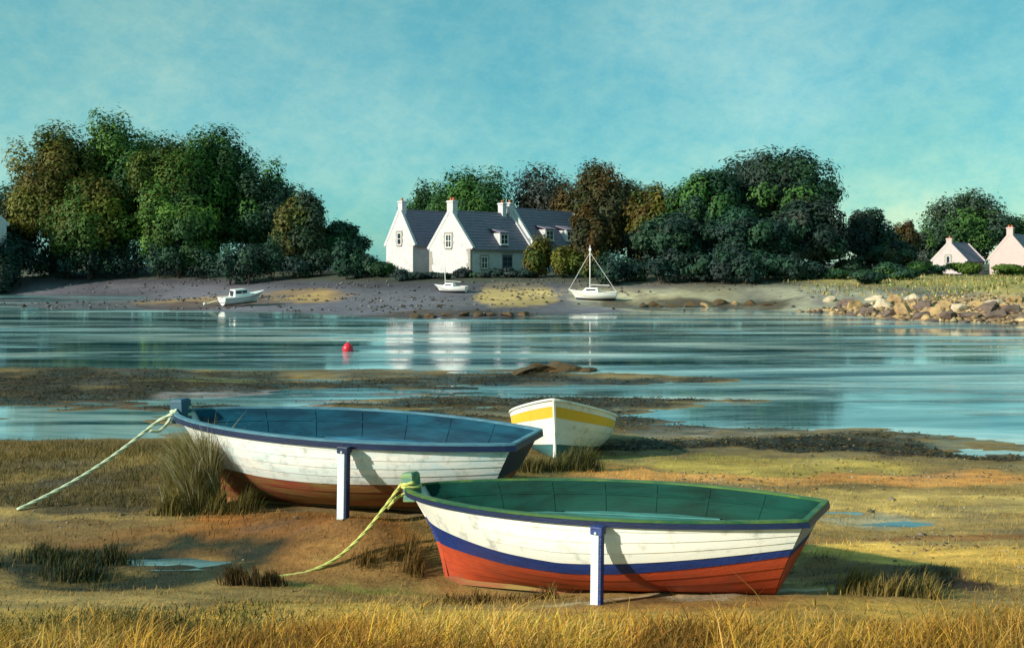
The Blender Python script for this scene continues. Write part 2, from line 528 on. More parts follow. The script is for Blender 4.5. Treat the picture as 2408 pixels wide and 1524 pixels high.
POOLS = [(*flat(400, 1322, .38), .38, .80, .16), (*flat(2075, 1234, .30), .30, .85, .17), (*flat(1960, 1205, .28), .28, .5, .08)]


def ground(x, y):
    x, y = np.asarray(x, float), np.asarray(y, float)
    z = ground0(x, y)
    near = np.clip((40 - y) / 15, 0, 1)
    far = 1 - near
    flat_ = np.exp(-((y - 24.5) / 7.5) ** 4)
    z = z + flat_ * (-.035 + .19 * fbm(x * .13 + 2, y * .62, 4, .6) + .06 * fbm(x * .5, y * 2.4 + 9, 3))
    z = z + near * (0.045 * fbm(x * 0.9, y * 1.5, 4) + 0.018 * fbm(x * 5, y * 6, 3))
    for (cx_, cy_, lv, rx_, ry_) in POOLS:
        d2 = ((x - cx_) / rx_) ** 2 + ((y - cy_) / ry_) ** 2
        k = np.exp(-(d2 / 3.4) ** 2)
        z = z * (1 - k) + (lv + .045 + .05 * fbm(x * 2.1 + 4, y * 4.5, 4)) * k - .085 * np.exp(-d2 / .8)
    z = z + far * (0.12 * fbm(x * 0.10, y * 0.45, 4) + 0.05 * fbm(x * 0.8, y * 1.2, 3))
    return z


def gz(x, y):
    return float(ground(np.array([x]), np.array([y]))[0])


def hit(px, py, d0=7.0, d1=260.0):
    """Where the sight line through a place in the photograph meets the ground."""
    D = np.geomspace(d0, d1, 500)
    zr = EYE + (HZ - py) / FPX * D
    b = np.nonzero(ground((px - CX) / FPX * D, D) >= zr)[0]
    d = D[b[0]] if len(b) else d1
    return (px - CX) / FPX * d, d


ys = np.concatenate([np.linspace(-40, 4, 14)[:-1], np.geomspace(4, 45, 400)[:-1], np.geomspace(45, 135, 210)[:-1], np.geomspace(135, 420, 30)[:-1], np.geomspace(420, 4500, 10)])
us = np.linspace(-1, 1, 540)
us = np.sign(us) * (np.abs(us) * 0.75 + 0.25 * np.abs(us) ** 4)
YY = np.repeat(ys[:, None], len(us), 1)
XX = us[None] * (np.maximum(ys, 0)[:, None] * 1.05 + 16)
ZZ = ground(XX, YY)
ZZ = np.where(YY > 420, np.minimum(ZZ, 3.2), ZZ)

# surface colours: what the ground is made of, plus some painted shade
patch = []


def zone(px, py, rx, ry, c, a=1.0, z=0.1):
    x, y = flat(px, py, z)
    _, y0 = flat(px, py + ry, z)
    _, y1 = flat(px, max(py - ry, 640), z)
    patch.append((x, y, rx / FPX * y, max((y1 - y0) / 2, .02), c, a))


GOLD, OCHRE, OLIVE, BROWN, DARK = (.44, .27, .055), (.40, .24, .07), (.17, .16, .03), (.33, .135, .03), (.022, .017, .010)
zone(1204, 1490, 1700, 120, GOLD, 1, .75)
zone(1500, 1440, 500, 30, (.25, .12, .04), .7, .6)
zone(2200, 1330, 330, 60, (.58, .36, .08), .95, .5)
zone(560, 1270, 480, 45, BROWN, 1, .45)
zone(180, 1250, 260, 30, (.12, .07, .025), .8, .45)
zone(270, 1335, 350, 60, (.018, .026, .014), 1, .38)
zone(820, 1340, 260, 35, (.20, .10, .03), .8, .25)
zone(900, 1375, 220, 12, (.19, .18, .04), .8, .3)
zone(230, 1080, 330, 45, (.20, .14, .045), 1, .5)
zone(200, 1170, 300, 40, (.055, .042, .02), .9, .42)  # shade on the left bank's face, painted into the ground colour
zone(100, 1015, 420, 28, (.20, .22, .17), .8, .0)
zone(250, 905, 620, 42, (.05, .04, .018), 1)
zone(520, 893, 150, 12, (.17, .17, .022), .9)
zone(330, 945, 230, 16, (.20, .11, .05), .7)
zone(690, 922, 240, 16, (.30, .27, .29), .9)
zone(700, 955, 300, 14, (.16, .13, .05), .8)
zone(1150, 898, 420, 22, DARK, 1)
zone(1310, 855, 110, 22, (.09, .055, .018), 1)
zone(1120, 945, 360, 22, (.10, .075, .03), 1)
zone(1350, 905, 160, 14, (.26, .24, .19), .7)
zone(1550, 900, 200, 16, DARK, .9)
zone(1450, 975, 260, 22, (.12, .09, .05), .9)
zone(1650, 1005, 250, 18, (.30, .26, .20), .9)
zone(1700, 1044, 330, 17, DARK, 1)
zone(2010, 1034, 200, 24, DARK, 1)
zone(2250, 1065, 230, 18, (.07, .028, .015), 1)
zone(1500, 1080, 220, 20, (.34, .30, .045), .95, .2)
zone(1800, 1090, 380, 26, (.46, .34, .08), .95, .2)
zone(1750, 1128, 500, 18, (.60, .30, .08), .95, .2)
zone(2150, 1125, 260, 16, (.58, .27, .07), .9, .2)
zone(2150, 1185, 380, 38, (.60, .42, .13), .95, .25)
zone(2080, 1237, 190, 18, (.24, .22, .15), .9, .28)
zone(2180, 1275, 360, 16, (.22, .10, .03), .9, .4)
zone(1990, 1345, 210, 55, (.15, .075, .028), 1, .55)  # brown put into the ground so the boat's shadow looks less green
zone(2080, 1372, 320, 20, (.035, .02, .012), 1, .6)  # shadow right of the green boat, painted into the ground colour
zone(1640, 1402, 330, 7, (.50, .42, .30), .8, .6)
zone(1230, 1125, 130, 50, (.11, .10, .03), .8, .3)
# far side of the channel
FARM, SAND = (.105, .102, .130), (.46, .34, .14)
zone(560, 704, 280, 9, (.26, .17, .09), .9, .3)
zone(1220, 702, 130, 10, SAND, 1, .5)
zone(1550, 690, 190, 9, (.50, .36, .12), .9, .8)
zone(680, 704, 80, 7, (.38, .25, .10), .8, .3)
zone(1700, 695, 330, 22, (.34, .33, .24), .9, .7)
zone(1100, 740, 260, 9, (.06, .04, .03), .9, .05)
zone(1650, 718, 240, 7, (.06, .045, .03), .9, .2)
zone(2180, 738, 260, 14, (.20, .14, .11), .95, .4)
zone(2200, 722, 260, 12, (.38, .27, .13), .9, .9)
zone(470, 718, 130, 8, (.07, .045, .045), .9, .1)
X1, Y1 = XX, YY
wx = X1 + (Y1 * .03 + .12) * 2.6 * fbm(X1 * 7 / (Y1 * .5 + 6), Y1 * 16 / (Y1 * .5 + 6), 6, .6)
wy = Y1 + (Y1 * .02 + .06) * 2.6 * fbm(X1 * 7 / (Y1 * .5 + 6) + 40, Y1 * 16 / (Y1 * .5 + 6) + 7, 6, .6)
C = np.zeros(XX.shape + (3,))
C[:] = (.27, .18, .06)
tfar = np.clip((YY - 48) / 12, 0, 1)[..., None]
C = C * (1 - tfar) + np.array(FARM) * tfar
brk = np.clip(1.0 + 1.3 * fbm(X1 * 16 / (Y1 * .5 + 6) + 3, Y1 * 50 / (Y1 * .5 + 6), 5, .65), .42, 1)
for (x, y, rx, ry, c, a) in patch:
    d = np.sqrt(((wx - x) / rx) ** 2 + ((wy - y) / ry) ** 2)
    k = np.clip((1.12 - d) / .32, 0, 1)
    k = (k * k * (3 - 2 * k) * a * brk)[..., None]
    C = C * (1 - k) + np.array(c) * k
fl = np.exp(-((YY - 24.5) / 7.5) ** 4)
wd = np.clip(.85 + 2.4 * fbm(XX * .3 + 8, YY * 1.1 + 2, 5, .62), 0, 1) * fl * np.clip((ZZ - .005) / .03, 0, 1)
C = C * (1 - .93 * wd[..., None]) + np.array((.026, .020, .010)) * .93 * wd[..., None]
# turf and undergrowth on the high ground beyond the beach
hi_ = (np.clip((ZZ - 1.35) / .5, 0, 1) * np.clip((YY - 50) / 8, 0, 1))[..., None]
rightp = np.clip((XX - 27) / 6, 0, 1)[..., None] * np.clip((120 - YY) / 20, 0, 1)[..., None]
und = np.array((.05, .055, .04)) * (1 - rightp) + np.array((.30, .25, .09)) * rightp
C = C * (1 - hi_) + und * hi_
mid_ = (np.clip((ZZ - .9) / .5, 0, 1) * np.clip((1.9 - ZZ) / .4, 0, 1) * np.clip((YY - 50) / 8, 0, 1) * np.clip((24 - XX) / 10, 0, 1))[..., None]
C = C * (1 - .8 * mid_) + np.array((.048, .048, .066)) * .8 * mid_  # dark band below trees and houses: shade painted into the bank colour
# stretches of silt and weed left by the tide
st = fbm(XX * 3 / (YY * .3 + 4), YY * 14 / (YY * .3 + 4), 5, .6)[..., None]
C = C * (1 + .75 * st)
st2 = np.clip(fbm(XX * 5 / (YY * .3 + 4) + 31, YY * 26 / (YY * .3 + 4) + 3, 4, .6) * 3 - .6, 0, 1)[..., None]
C = C * (1 - .35 * st2) + np.array((.30, .29, .27)) * .14 * st2 * np.clip((YY - 9.5) / 2, 0, 1)[..., None]
wet = np.clip((.06 - ZZ) / .12, 0, 1)[..., None]
C = C * (1 - .45 * wet)
C = np.clip(C, .006, .8)
nr, nc = XX.shape
V = np.stack([XX, YY, ZZ], -1).reshape(-1, 3)
idx = np.arange(nr * nc).reshape(nr, nc)
Q = np.stack([idx[:-1, :-1], idx[:-1, 1:], idx[1:, 1:], idx[1:, :-1]], -1).reshape(-1, 4)
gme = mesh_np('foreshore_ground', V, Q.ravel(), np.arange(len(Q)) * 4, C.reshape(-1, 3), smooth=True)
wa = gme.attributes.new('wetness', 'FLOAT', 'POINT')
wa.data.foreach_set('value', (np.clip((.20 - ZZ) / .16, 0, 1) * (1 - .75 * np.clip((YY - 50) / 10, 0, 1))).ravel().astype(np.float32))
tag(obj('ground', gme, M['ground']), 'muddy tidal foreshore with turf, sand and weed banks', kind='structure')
GC = C


def gcol(x, y):
    """Ground colour at places (nearest grid vertex)."""
    r = np.clip(np.searchsorted(ys, y), 0, nr - 1)
    uu = x / (np.maximum(ys[r], 0) * 1.05 + 16)
    c = np.clip(np.searchsorted(us, uu), 0, nc - 1)
    return GC[r, c]


wme = mesh_py('water', [(-700, -40, 0), (700, -40, 0), (700, 900, 0), (-700, 900, 0)], [(0, 1, 2, 3)])
tag(obj('water', wme, M['water']), 'calm tidal channel reflecting the sky and the far shore', kind='structure')


for (cx_, cy_, lv, rx_, ry_), lab in zip(POOLS, ('small rain pool shining in the dark hollow at left', 'pale puddle on the flats right of the green boat', 'thin strip of water behind the pale puddle')):
    Vp = [(cx_ + 1.7 * rx_ * math.cos(q), cy_ + 1.7 * ry_ * math.sin(q), lv) for q in np.linspace(0, 2 * np.pi, 40)[:-1]]
    tag(obj('puddle', mesh_py('puddle', Vp, [tuple(range(39))]), M['water']), lab, kind='structure')

# ------------------------------------------------------------------ boats
HP = dict(L=4.562, B=1.735, zb=1.063, zm=.914, zs=.813, tw=.45, rake=.461, xf=.42, mp=.6)


class Hull:
    def __init__(self, p, k=1.0):
        self.p, self.k = p, k
        A = np.array([[0, 0, 1], [.36, .6, 1], [1, 1, 1]])
        self.c = np.linalg.solve(A, [p['zb'], p['zm'], p['zs']])

    def half(self, s):
        p = self.p
        s = np.asarray(s, float)
        return p['B'] / 2 * np.where(s < .55, np.sin(np.pi / 2 * np.clip(s / .55, 0, 1)) ** p['mp'], 1 - (1 - p['tw']) * ((s - .55) / .45) ** 2) + .012

    def sheer(self, s):
        return self.c[0] * s * s + self.c[1] * s + self.c[2]

    def keelz(self, s):
        return .05 * (1 - s) ** 3 + .06 * s ** 3

    def pt(self, s, t, inset=0.0, side=-1):
        """Point on the skin: s along from stem to transom, t down from sheer to keel."""
        p = self.p
        xb = p['xf'] + (p['L'] - p['rake'] - p['xf']) * s
        x = s * p['L'] * (1 - t) + xb * t
        e = 1.0 - .12 * math.sin(math.pi * t) * max(0, 1 - s / .35)
        x = x + (0.10 * math.sin(math.pi * t) * max(0, 1 - s / .3) if s < .3 else 0)
        z = self.sheer(s) * (1 - t) + self.keelz(s) * t
        n = 1.15 + 2.0 * min(1, s / .5) - .5 * max(0, (s - .6) / .4)
        y = float(self.half(s)) * max(0.0, 1 - t ** n) ** .78 * (1 - .12 * t) * e
        y = max(y - inset, .004 if inset else .012)
        if inset:
            x += inset * max(0, 1 - s / .15) * .8 - inset * max(0, (s - .97) / .03)
        return (x * self.k, side * y * self.k, z * self.k)


def band_rows(n0, n1):
    return np.linspace(0, 1, n1 - n0 + 1)


def hull_bands(h, parent, bands, ns=48, lap=0.0):
    """bands: (name, material, t_top(s), t_bottom(s), strakes). Each strake laps over the one below."""
    S = np.concatenate([np.linspace(0, .12, 10)[:-1], np.linspace(.12, 1, ns)])

    def at(s, t, side, out):
        p = h.pt(s, t, 0, side)
        f = min(1, s / .06)
        return (p[0], p[1] + side * out * f, p[2])
    for name, mat, ta, tb, nstr in bands:
        mb = MB()
        sub = 3
        for side in (-1, 1):
            for q in range(nstr):
                V, F = [], []
                m = sub + 2
                for s in S:
                    a = ta(s) + (tb(s) - ta(s)) * q / nstr
                    b = ta(s) + (tb(s) - ta(s)) * (q + 1) / nstr
                    for j in range(sub + 1):
                        V.append(at(s, a + (b - a) * j / sub, side, lap * j / sub))
                    V.append(at(s, b, side, 0))
                for i in range(len(S) - 1):
                    for j in range(sub):
                        g = (i * m + j, i * m + j + 1, (i + 1) * m + j + 1, (i + 1) * m + j)
                        F.append(g if side < 0 else g[::-1])
                mb.add(V, F)
                if lap:
                    V2 = []
                    F2 = []
                    for i in range(len(S)):
                        V2 += [V[i * m + sub], V[i * m + sub + 1]]
                    for i in range(len(S) - 1):
                        g = (2 * i, 2 * i + 1, 2 * i + 3, 2 * i + 2)
                        F2.append(g if side < 0 else g[::-1])
                    mb.add(V2, F2)
        Vs, F = [], []
        nrow = 6
        for j in range(nrow + 1):
            t = ta(0) + (tb(0) - ta(0)) * j / nrow
            Vs += [h.pt(0, t, 0, -1), h.pt(0, t, 0, 1)]
        for j in range(nrow):
            F.append((2 * j, 2 * j + 1, 2 * j + 3, 2 * j + 2))
        mb.add(Vs, F)
        mb.build(name, mat, parent, smooth=True)


def transom_bands(h, parent, bands):
    for name, mat, ta, tb in bands:
        nrow = 8
        V, F = [], []
        for j in range(nrow + 1):
            t = ta + (tb - ta) * j / nrow
            a, b = h.pt(1, t, 0, -1), h.pt(1, t, 0, 1)
            V += [(a[0] + .004, a[1], a[2]), (b[0] + .004, b[1], b[2])]
        F = [(2 * j, 2 * j + 2, 2 * j + 3, 2 * j + 1) for j in range(nrow)]
        MB().add(V, F).build(name, mat, parent)


def rim_path(h, n=60, inset=0.0, dz=0.0, closed=True):
    """Walk round the rim: stem -> near side -> transom -> far side -> stem."""
    S = np.concatenate([np.linspace(0, .1, 8)[:-1], np.linspace(.1, 1, n)])
    a = [Vector(h.pt(s, 0, inset, -1)) + Vector((0, 0, dz)) for s in S]
    b = [Vector(h.pt(s, 0, inset, 1)) + Vector((0, 0, dz)) for s in S[::-1]]
    return a + b


def rim_sweep(h, name, mat, parent, off0, off1, z0, z1):
    """A rail following the rim: from off0 to off1 outward (negative = inboard), z0 to z1 about the sheer."""
    P = rim_path(h)
    n = len(P)
    V, F = [], []
    for i, p in enumerate(P):
        q0, q1 = P[i - 1], P[(i + 1) % n]
        d = (q1 - q0)
        d.z = 0
        if d.length < 1e-6:
            d = Vector((0, 1, 0))
        d.normalize()
        o = Vector((d.y, -d.x, 0))
        for (a, z) in ((off0, z0), (off1, z0), (off1, z1), (off0, z1)):
            v = p + o * a * h.k
            v.z += z * h.k
            V.append(v)
    for i in range(n):
        j = (i + 1) % n
        for k in range(4):
            F.append((i * 4 + k, j * 4 + k, j * 4 + (k + 1) % 4, i * 4 + (k + 1) % 4))
    return MB().add(V, F).build(name, mat, parent)


def inner_skin(h, parent, mat, floor_mat=None, tf=.34):
    S = np.linspace(.02, 1, 50)
    R = np.linspace(0, tf, 9)
    mb = MB()
    for side in (-1, 1):
        V = [h.pt(s, t, .03, side) for s in S for t in R]
        m = len(R)
        F = []
        for i in range(len(S) - 1):
            for j in range(m - 1):
                q = (i * m + j, i * m + j + 1, (i + 1) * m + j + 1, (i + 1) * m + j)
                F.append(q if side > 0 else q[::-1])
        mb.add(V, F)
    V, F = [], []
    for t in R:
        V += [h.pt(1, t, .03, -1), h.pt(1, t, .03, 1)]
    F = [(2 * j, 2 * j + 1, 2 * j + 3, 2 * j + 2) for j in range(len(R) - 1)]
    mb.add(V, F)
    mb.build('inner_planking', mat, parent, smooth=True)
    for t0 in (.14,):
        for side in (-1, 1):
            V, F = [], []
            S2 = np.linspace(.05, .985, 40)
            for s in S2:
                for dt, ins in ((-.012, .029), (-.008, .040), (.008, .040), (.012, .029)):
                    V.append(h.pt(s, t0 + dt, ins, side))
            for i in range(len(S2) - 1):
                for c in range(3):
                    F.append((i * 4 + c, i * 4 + c + 1, (i + 1) * 4 + c + 1, (i + 1) * 4 + c))
            MB().add(V, F).build('stringer', mat, parent)
    for s0 in np.linspace(.18, .86, 6):
        for side in (-1, 1):
            V, F = [], []
            Rr = np.linspace(.02, tf, 7)
            for t in Rr:
                for ds, ins in ((-.006, .029), (-.005, .037), (.005, .037), (.006, .029)):
                    V.append(h.pt(s0 + ds, t, ins, side))
            for i in range(len(Rr) - 1):
                for c in range(3):
                    F.append((i * 4 + c, i * 4 + c + 1, (i + 1) * 4 + c + 1, (i + 1) * 4 + c))
            MB().add(V, F).build('rib', mat, parent)
    # bottom boards: long planks laid fore and aft, each cut to the curve of the sides
    NB = 11
    wmax = h.pt(.55, tf, .035, 1)[1]
    for b in range(NB):
        y0, y1 = -wmax + 2 * wmax * b / NB + .006, -wmax + 2 * wmax * (b + 1) / NB - .006
        V, F = [], []
        for s in np.linspace(.04, .99, 44):
            q = h.pt(s, tf, .035, 1)
            lim = q[1]
            a0, a1 = max(y0, -lim), min(y1, lim)
            if a1 - a0 > .015:
                V += [(q[0], a0, q[2] + .004 * (b % 3)), (q[0], a1, q[2] + .004 * (b % 3)), (q[0], a1, q[2] - .02), (q[0], a0, q[2] - .02)]
        n = len(V) // 4
        if n < 2:
            continue
        for i in range(n - 1):
            for c in range(4):
                F.append((i * 4 + c, i * 4 + (c + 1) % 4, (i + 1) * 4 + (c + 1) % 4, (i + 1) * 4 + c))
        F += [(0, 1, 2, 3), (4 * n - 1, 4 * n - 2, 4 * n - 3, 4 * n - 4)]
        MB().add(V, F).build('floorboard', floor_mat or mat, parent)


def stem_post(h, parent, mat, up=.17, w=.085, lean=0.0):
    """Post standing in the eyes of the boat, with chamfered head."""
    x0 = h.pt(.0, 0)[0] + .02
    zt = h.sheer(0) * h.k
    k = h.k
    mb = MB()
    prof = [(w, zt - .16), (w, zt + up * k - .03), (w * .78, zt + up * k)]
    V = []
    for r, z in prof:
        for sx, sy in ((-1, -1), (1, -1), (1, 1), (-1, 1)):
            V.append((x0 + sx * r + lean * (z - zt), sy * r * .95, z))
    F = [(3, 2, 1, 0), (8, 9, 10, 11)]
    for r in range(2):
        for c in range(4):
            F.append((r * 4 + c, r * 4 + (c + 1) % 4, (r + 1) * 4 + (c + 1) % 4, (r + 1) * 4 + c))
    mb.add(V, F).build('stem_post', mat, parent, bevel=.008)
    return Vector((x0, 0, zt))


def stem_timber(h, parent, segs):
    """Cutwater timber, painted in the bands of the hull: (name, material, t0, t1)."""
    k = h.k
    for name, mat, t0, t1 in segs:
        pts = [Vector(h.pt(0, t)) for t in np.linspace(t0, t1, 8)]
        V, F = [], []
        for p in pts:
            for dx, dy in ((-.035, -.020), (.02, -.028), (.02, .028), (-.035, .020)):
                V.append((p.x + dx * k, dy * k, p.z))
        for i in range(len(pts) - 1):
            for c in range(4):
                F.append((i * 4 + c, i * 4 + (c + 1) % 4, (i + 1) * 4 + (c + 1) % 4, (i + 1) * 4 + c))
        MB().add(V, F).build(name, mat, parent)


def keel_part(h, parent, mat):
    mb = MB()
    S = np.linspace(0, 1, 24)
    V = []
    for s in S:
        p = h.pt(s, 1)
        for dy, dz in ((-.025, .03), (.025, .03), (.025, -.05), (-.025, -.05)):
            V.append((p[0], dy, p[2] + dz))
    F = [(0, 1, 2, 3), tuple(range(len(V) - 4, len(V)))[::-1]]
    for i in range(len(S) - 1):
        for c in range(4):
            F.append((i * 4 + c, (i + 1) * 4 + c, (i + 1) * 4 + (c + 1) % 4, i * 4 + (c + 1) % 4))
    mb.add(V, F).build('keel', mat, parent)


def beaching_leg(h, root, s, wpale, mat_pale, mat_dark, side=-1):
    """Prop bolted to the topside: pale post with its shaded after face added as a dark board, dark bracket at the rail."""
    M4 = Matrix.Translation(root.location) @ root.rotation_euler.to_matrix().to_4x4()
    inv = M4.inverted()
    top = M4 @ (Vector(h.pt(s, 0, 0, side)) + Vector((0, side * .10 * h.k, -.035)))
    g = gz(top.x, top.y)
    bot = Vector((top.x - .01, top.y - .015, g - .06))
    ax = (top - bot).normalized()
    yaw = root.rotation_euler.z
    e1 = Vector((math.cos(yaw), math.sin(yaw), 0))
    e2 = Vector((-math.sin(yaw), math.cos(yaw), 0))

    def stick(a0, a1, b0, b1, t0, t1, taper=1.0):
        P = []
        for q, f in ((bot + ax * t0, taper), (bot + ax * t1, 1.0)):
            for a, b in ((a0, b0), (a1, b0), (a1, b1), (a0, b1)):
                P.append(inv @ (q + e1 * a * f + e2 * b * f))
        return P, [(3, 2, 1, 0), (4, 5, 6, 7), (0, 1, 5, 4), (1, 2, 6, 5), (2, 3, 7, 6), (3, 0, 4, 7)]
    H = (top - bot).length
    w = wpale
    leg = MB().add(*stick(-w, w * .5, -w * .6, w * .6, 0, H - .02)).build('beaching_leg', mat_pale, root, bevel=.006)
    b = MB().add(*stick(w * .5 + .002, w * 1.0, -w * .55, w * .75, -.0, H - .03)).build('leg_shade_strip', mat_dark, root, bevel=.005)  # dark strip that stands in for the leg's shaded side
    MB().add(*stick(-w * 1.08, w * 1.2, -w * .78, w * 1.0, H - .07, H + .005)).build('leg_bracket', mat_dark, root, bevel=.006)
    for dz in (.05,):
        c = top - ax * dz - e2 * (w * .79)
        MB().tube([inv @ (c), inv @ (c - e2 * .012)], .012, 8).build('bolt', M['leg_pale'], root)


def lerp3(a, b, c):
    return lambda s: (a + (b - a) * (s / .5) ** .6 if s < .5 else b + (c - b) * ((s - .5) / .5) ** 1.5)


def find_s(h, root, px, side=-1):
    M4 = Matrix.Translation(root.location) @ root.rotation_euler.to_matrix().to_4x4()
    best = min(np.linspace(.2, .8, 121), key=lambda s: abs(CX + FPX * (M4 @ Vector(h.pt(s, 0, 0, side))).x / (M4 @ Vector(h.pt(s, 0, 0, side))).y - px))
    return float(best)


def world_of(root):
    return Matrix.Translation(root.location) @ root.rotation_euler.to_matrix().to_4x4()


# --- green boat in front
h1 = Hull(HP, 1.0)
b1 = empty('rowing_boat', (-1.067, 10.42, .072), (-.018, -.132, -.538))
tag(b1, 'white rowing boat with green rim, blue stripe and bright red bottom, nearest in front', 'boat', 'old boats lying on the foreshore')
z0 = lambda s: 0.0
one = lambda s: 1.0
w1, w2 = lerp3(.33, .50, .32), lerp3(.60, .635, .41)
hull_bands(h1, b1, [('white_topside', M['boat_white'], z0, w1, 4), ('blue_stripe', M['blue_stripe'], w1, w2, 1), ('red_bottom', M['red'], w2, one, 4)], lap=.009)
transom_bands(h1, b1, [('transom', M['transom_grey'], 0, .34), ('transom_stripe', M['blue_stripe'], .34, .44), ('transom_bottom', M['red'], .44, 1)])
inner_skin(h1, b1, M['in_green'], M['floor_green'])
rim_sweep(h1, 'gunwale', M['cap_green'], b1, -.026, .028, -.004, .018)
rim_sweep(h1, 'rubbing_strake', M['navy'], b1, .002, .030, -.055, -.006)
p1 = stem_post(h1, b1, M['post_green'], up=.17, w=.082)
stem_timber(h1, b1, [('stem', M['boat_white'], 0, .33), ('stem_stripe', M['blue_stripe'], .33, .60), ('stem_foot', M['red'], .60, 1)])
keel_part(h1, b1, M['oldred'])
beaching_leg(h1, b1, find_s(h1, b1, 1414), .052, M['leg_pale'], M['blue_stripe'])

# --- blue boat behind
K2 = 1.173
h2 = Hull(HP, K2)
b2 = empty('rowing_boat', (-4.723, 13.118, .32), (.01, -.056, -.38))
tag(b2, 'white rowing boat with blue inside, navy rail and worn rust-red bottom, behind the green one', 'boat', 'old boats lying on the foreshore')
u2 = lerp3(.58, .535, .50)
hull_bands(h2, b2, [('white_topside', M['boat_white_blue'], z0, u2, 5), ('rust_red_bottom', M['oldred'], u2, one, 4)], lap=.009)
transom_bands(h2, b2, [('transom', M['navy'], 0, .52), ('transom_bottom', M['oldred'], .52, 1)])
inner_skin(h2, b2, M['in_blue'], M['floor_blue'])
rim_sweep(h2, 'gunwale', M['cap_blue'], b2, -.028, .028, -.004, .018)
rim_sweep(h2, 'rubbing_strake', M['navy'], b2, .002, .030, -.062, -.006)
p2 = stem_post(h2, b2, M['post_blue'], up=.16, w=.105)
stem_timber(h2, b2, [('stem', M['boat_white_blue'], 0, .58), ('stem_foot', M['oldred'], .58, 1)])
keel_part(h2, b2, M['oldred'])
beaching_leg(h2, b2, find_s(h2, b2, 820), .064, M['leg_pale'], M['navy'])

# --- white skiff with yellow band, bow on
HP3 = dict(L=3.1, B=1.98, zb=1.14, zm=.80, zs=.70, tw=.75, rake=.2, xf=.22, mp=.8)
h3 = Hull(HP3, 1.0)
x3, y3 = flat(1299, 1098, .22)
b3 = empty('skiff', (x3, y3, gz(x3 + .1, y3 + .3) - .02), (0, math.radians(7.5), math.radians(81)))
tag(b3, 'small white skiff with yellow band seen bow-on behind the blue boat', 'boat', 'old boats lying on the foreshore')
ta, tb, td = lerp3(.10, .10, .10), lerp3(.28, .26, .26), lerp3(.70, .68, .66)
hull_bands(h3, b3, [('white_sheer_strake', M['boat_white'], z0, ta, 1), ('yellow_band', M['yellow'], ta, tb, 1), ('white_topside', M['boat_white'], tb, td, 3), ('teal_bottom', M['teal_bottom'], td, one, 3)], lap=.008)
transom_bands(h3, b3, [('transom', M['boat_white'], 0, 1)])
inner_skin(h3, b3, M['boat_white'])
rim_sweep(h3, 'gunwale', M['boat_white'], b3, -.05, .028, -.004, .03)
pts = [Vector(h3.pt(0, t)) for t in np.linspace(0, 1, 14)]
MB().tube([p + Vector((-.004, 0, .0)) for p in pts], .03, 6).build('stem', M['boat_white'], b3)
keel_part(h3, b3, M['teal_bottom'])


# ------------------------------------------------------------------ ropes
def rope(name, pts, r, mat, label, loops=(), n=60):
    P = [Vector(p) for p in pts]
    # Catmull-Rom
    out = []
    Q = [P[0] * 2 - P[1]] + P + [P[-1] * 2 - P[-2]]
    for i in range(1, len(Q) - 2):
        for t in np.linspace(0, 1, 14)[:-1]:
            a, b, c, d = Q[i - 1], Q[i], Q[i + 1], Q[i + 2]
            out.append(.5 * ((2 * b) + (c - a) * t + (2 * a - 5 * b + 4 * c - d) * t * t + (3 * b - a - 3 * c + d) * t ** 3))
    out.append(P[-1])
    # three twisted strands
    root = empty(name, out[-1])
    L = 0
    cum = [0]
    for a, b in zip(out, out[1:]):
        L += (b - a).length
        cum.append(L)
    m = int(L / (r * 1.6))
    fine = []
    for d in np.linspace(0, L, m):
        i = max(0, min(len(cum) - 2, int(np.searchsorted(cum, d)) - 1))
        f = (d - cum[i]) / max(1e-6, cum[i + 1] - cum[i])
        fine.append(out[i].lerp(out[i + 1], f))
    for k in range(3):
        path = []
        for i, p in enumerate(fine):
            t = (fine[min(i + 1, m - 1)] - fine[max(i - 1, 0)]).normalized()
            a = t.cross(Vector((.2, .1, 1))).normalized()
            b = t.cross(a)
            q = i * .62 + k * 2 * math.pi / 3
            path.append(p + (a * math.cos(q) + b * math.sin(q)) * r * .5 - out[-1])
        MB().tube(path, r * .58, 6).build('strand', mat, root, smooth=True)
    return tag(root, label, 'rope')


def ring(M4, c, rx, ry, tilt, n=20, a0=0, a1=2 * math.pi):
    return [M4 @ (c + Vector((rx * math.cos(q), ry * math.sin(q), tilt * math.cos(q)))) for q in np.linspace(a0, a1, n)]


Mw = world_of(b1)
c1 = p1 + Vector((0, 0, .045))
e = flat(640, 1345, .38)
end1 = Vector((e[0], e[1], gz(*e) + .01))
pA = Mw @ (c1 + Vector((.12, -.06, -.01)))
loop1 = ring(Mw, c1, .105, .105, .012, 14, math.radians(200), math.radians(-30 + 360))
start1 = [Mw @ (c1 + Vector((-.09, -.09, -.02)))]
mid = [start1[0].lerp(end1, t) + Vector((0, 0, -.30 * math.sin(math.pi * t) ** 1.0)) for t in (.12, .3, .5, .7, .87)]
rope('mooring_rope', loop1[::-1] + start1 + mid + [end1], .021, M['rope_yellow'], "yellow-green rope sagging from the green boat's stem post to the grass")
rope('rope_loop', ring(Mw, c1 + Vector((0, 0, -.035)), .108, .108, -.01, 22) + [Mw @ (c1 + Vector((-.12, -.10, -.14))), Mw @ (c1 + Vector((-.25, -.16, -.26)))], .019, M['rope_yellow'],
     "yellow-green rope looped round the green boat's stem post")
Mw = world_of(b2)
c2 = p2 + Vector((0, 0, .03))
e = flat(40, 1203, .42)
end2 = Vector((e[0], e[1], gz(*e) + .01))
loop2 = ring(Mw, c2, .13, .13, .02, 14, math.radians(20), math.radians(290))
start2 = [Mw @ (c2 + Vector((.02, -.17, -.03))), Mw @ (c2 + Vector((-.2, -.24, -.13)))]
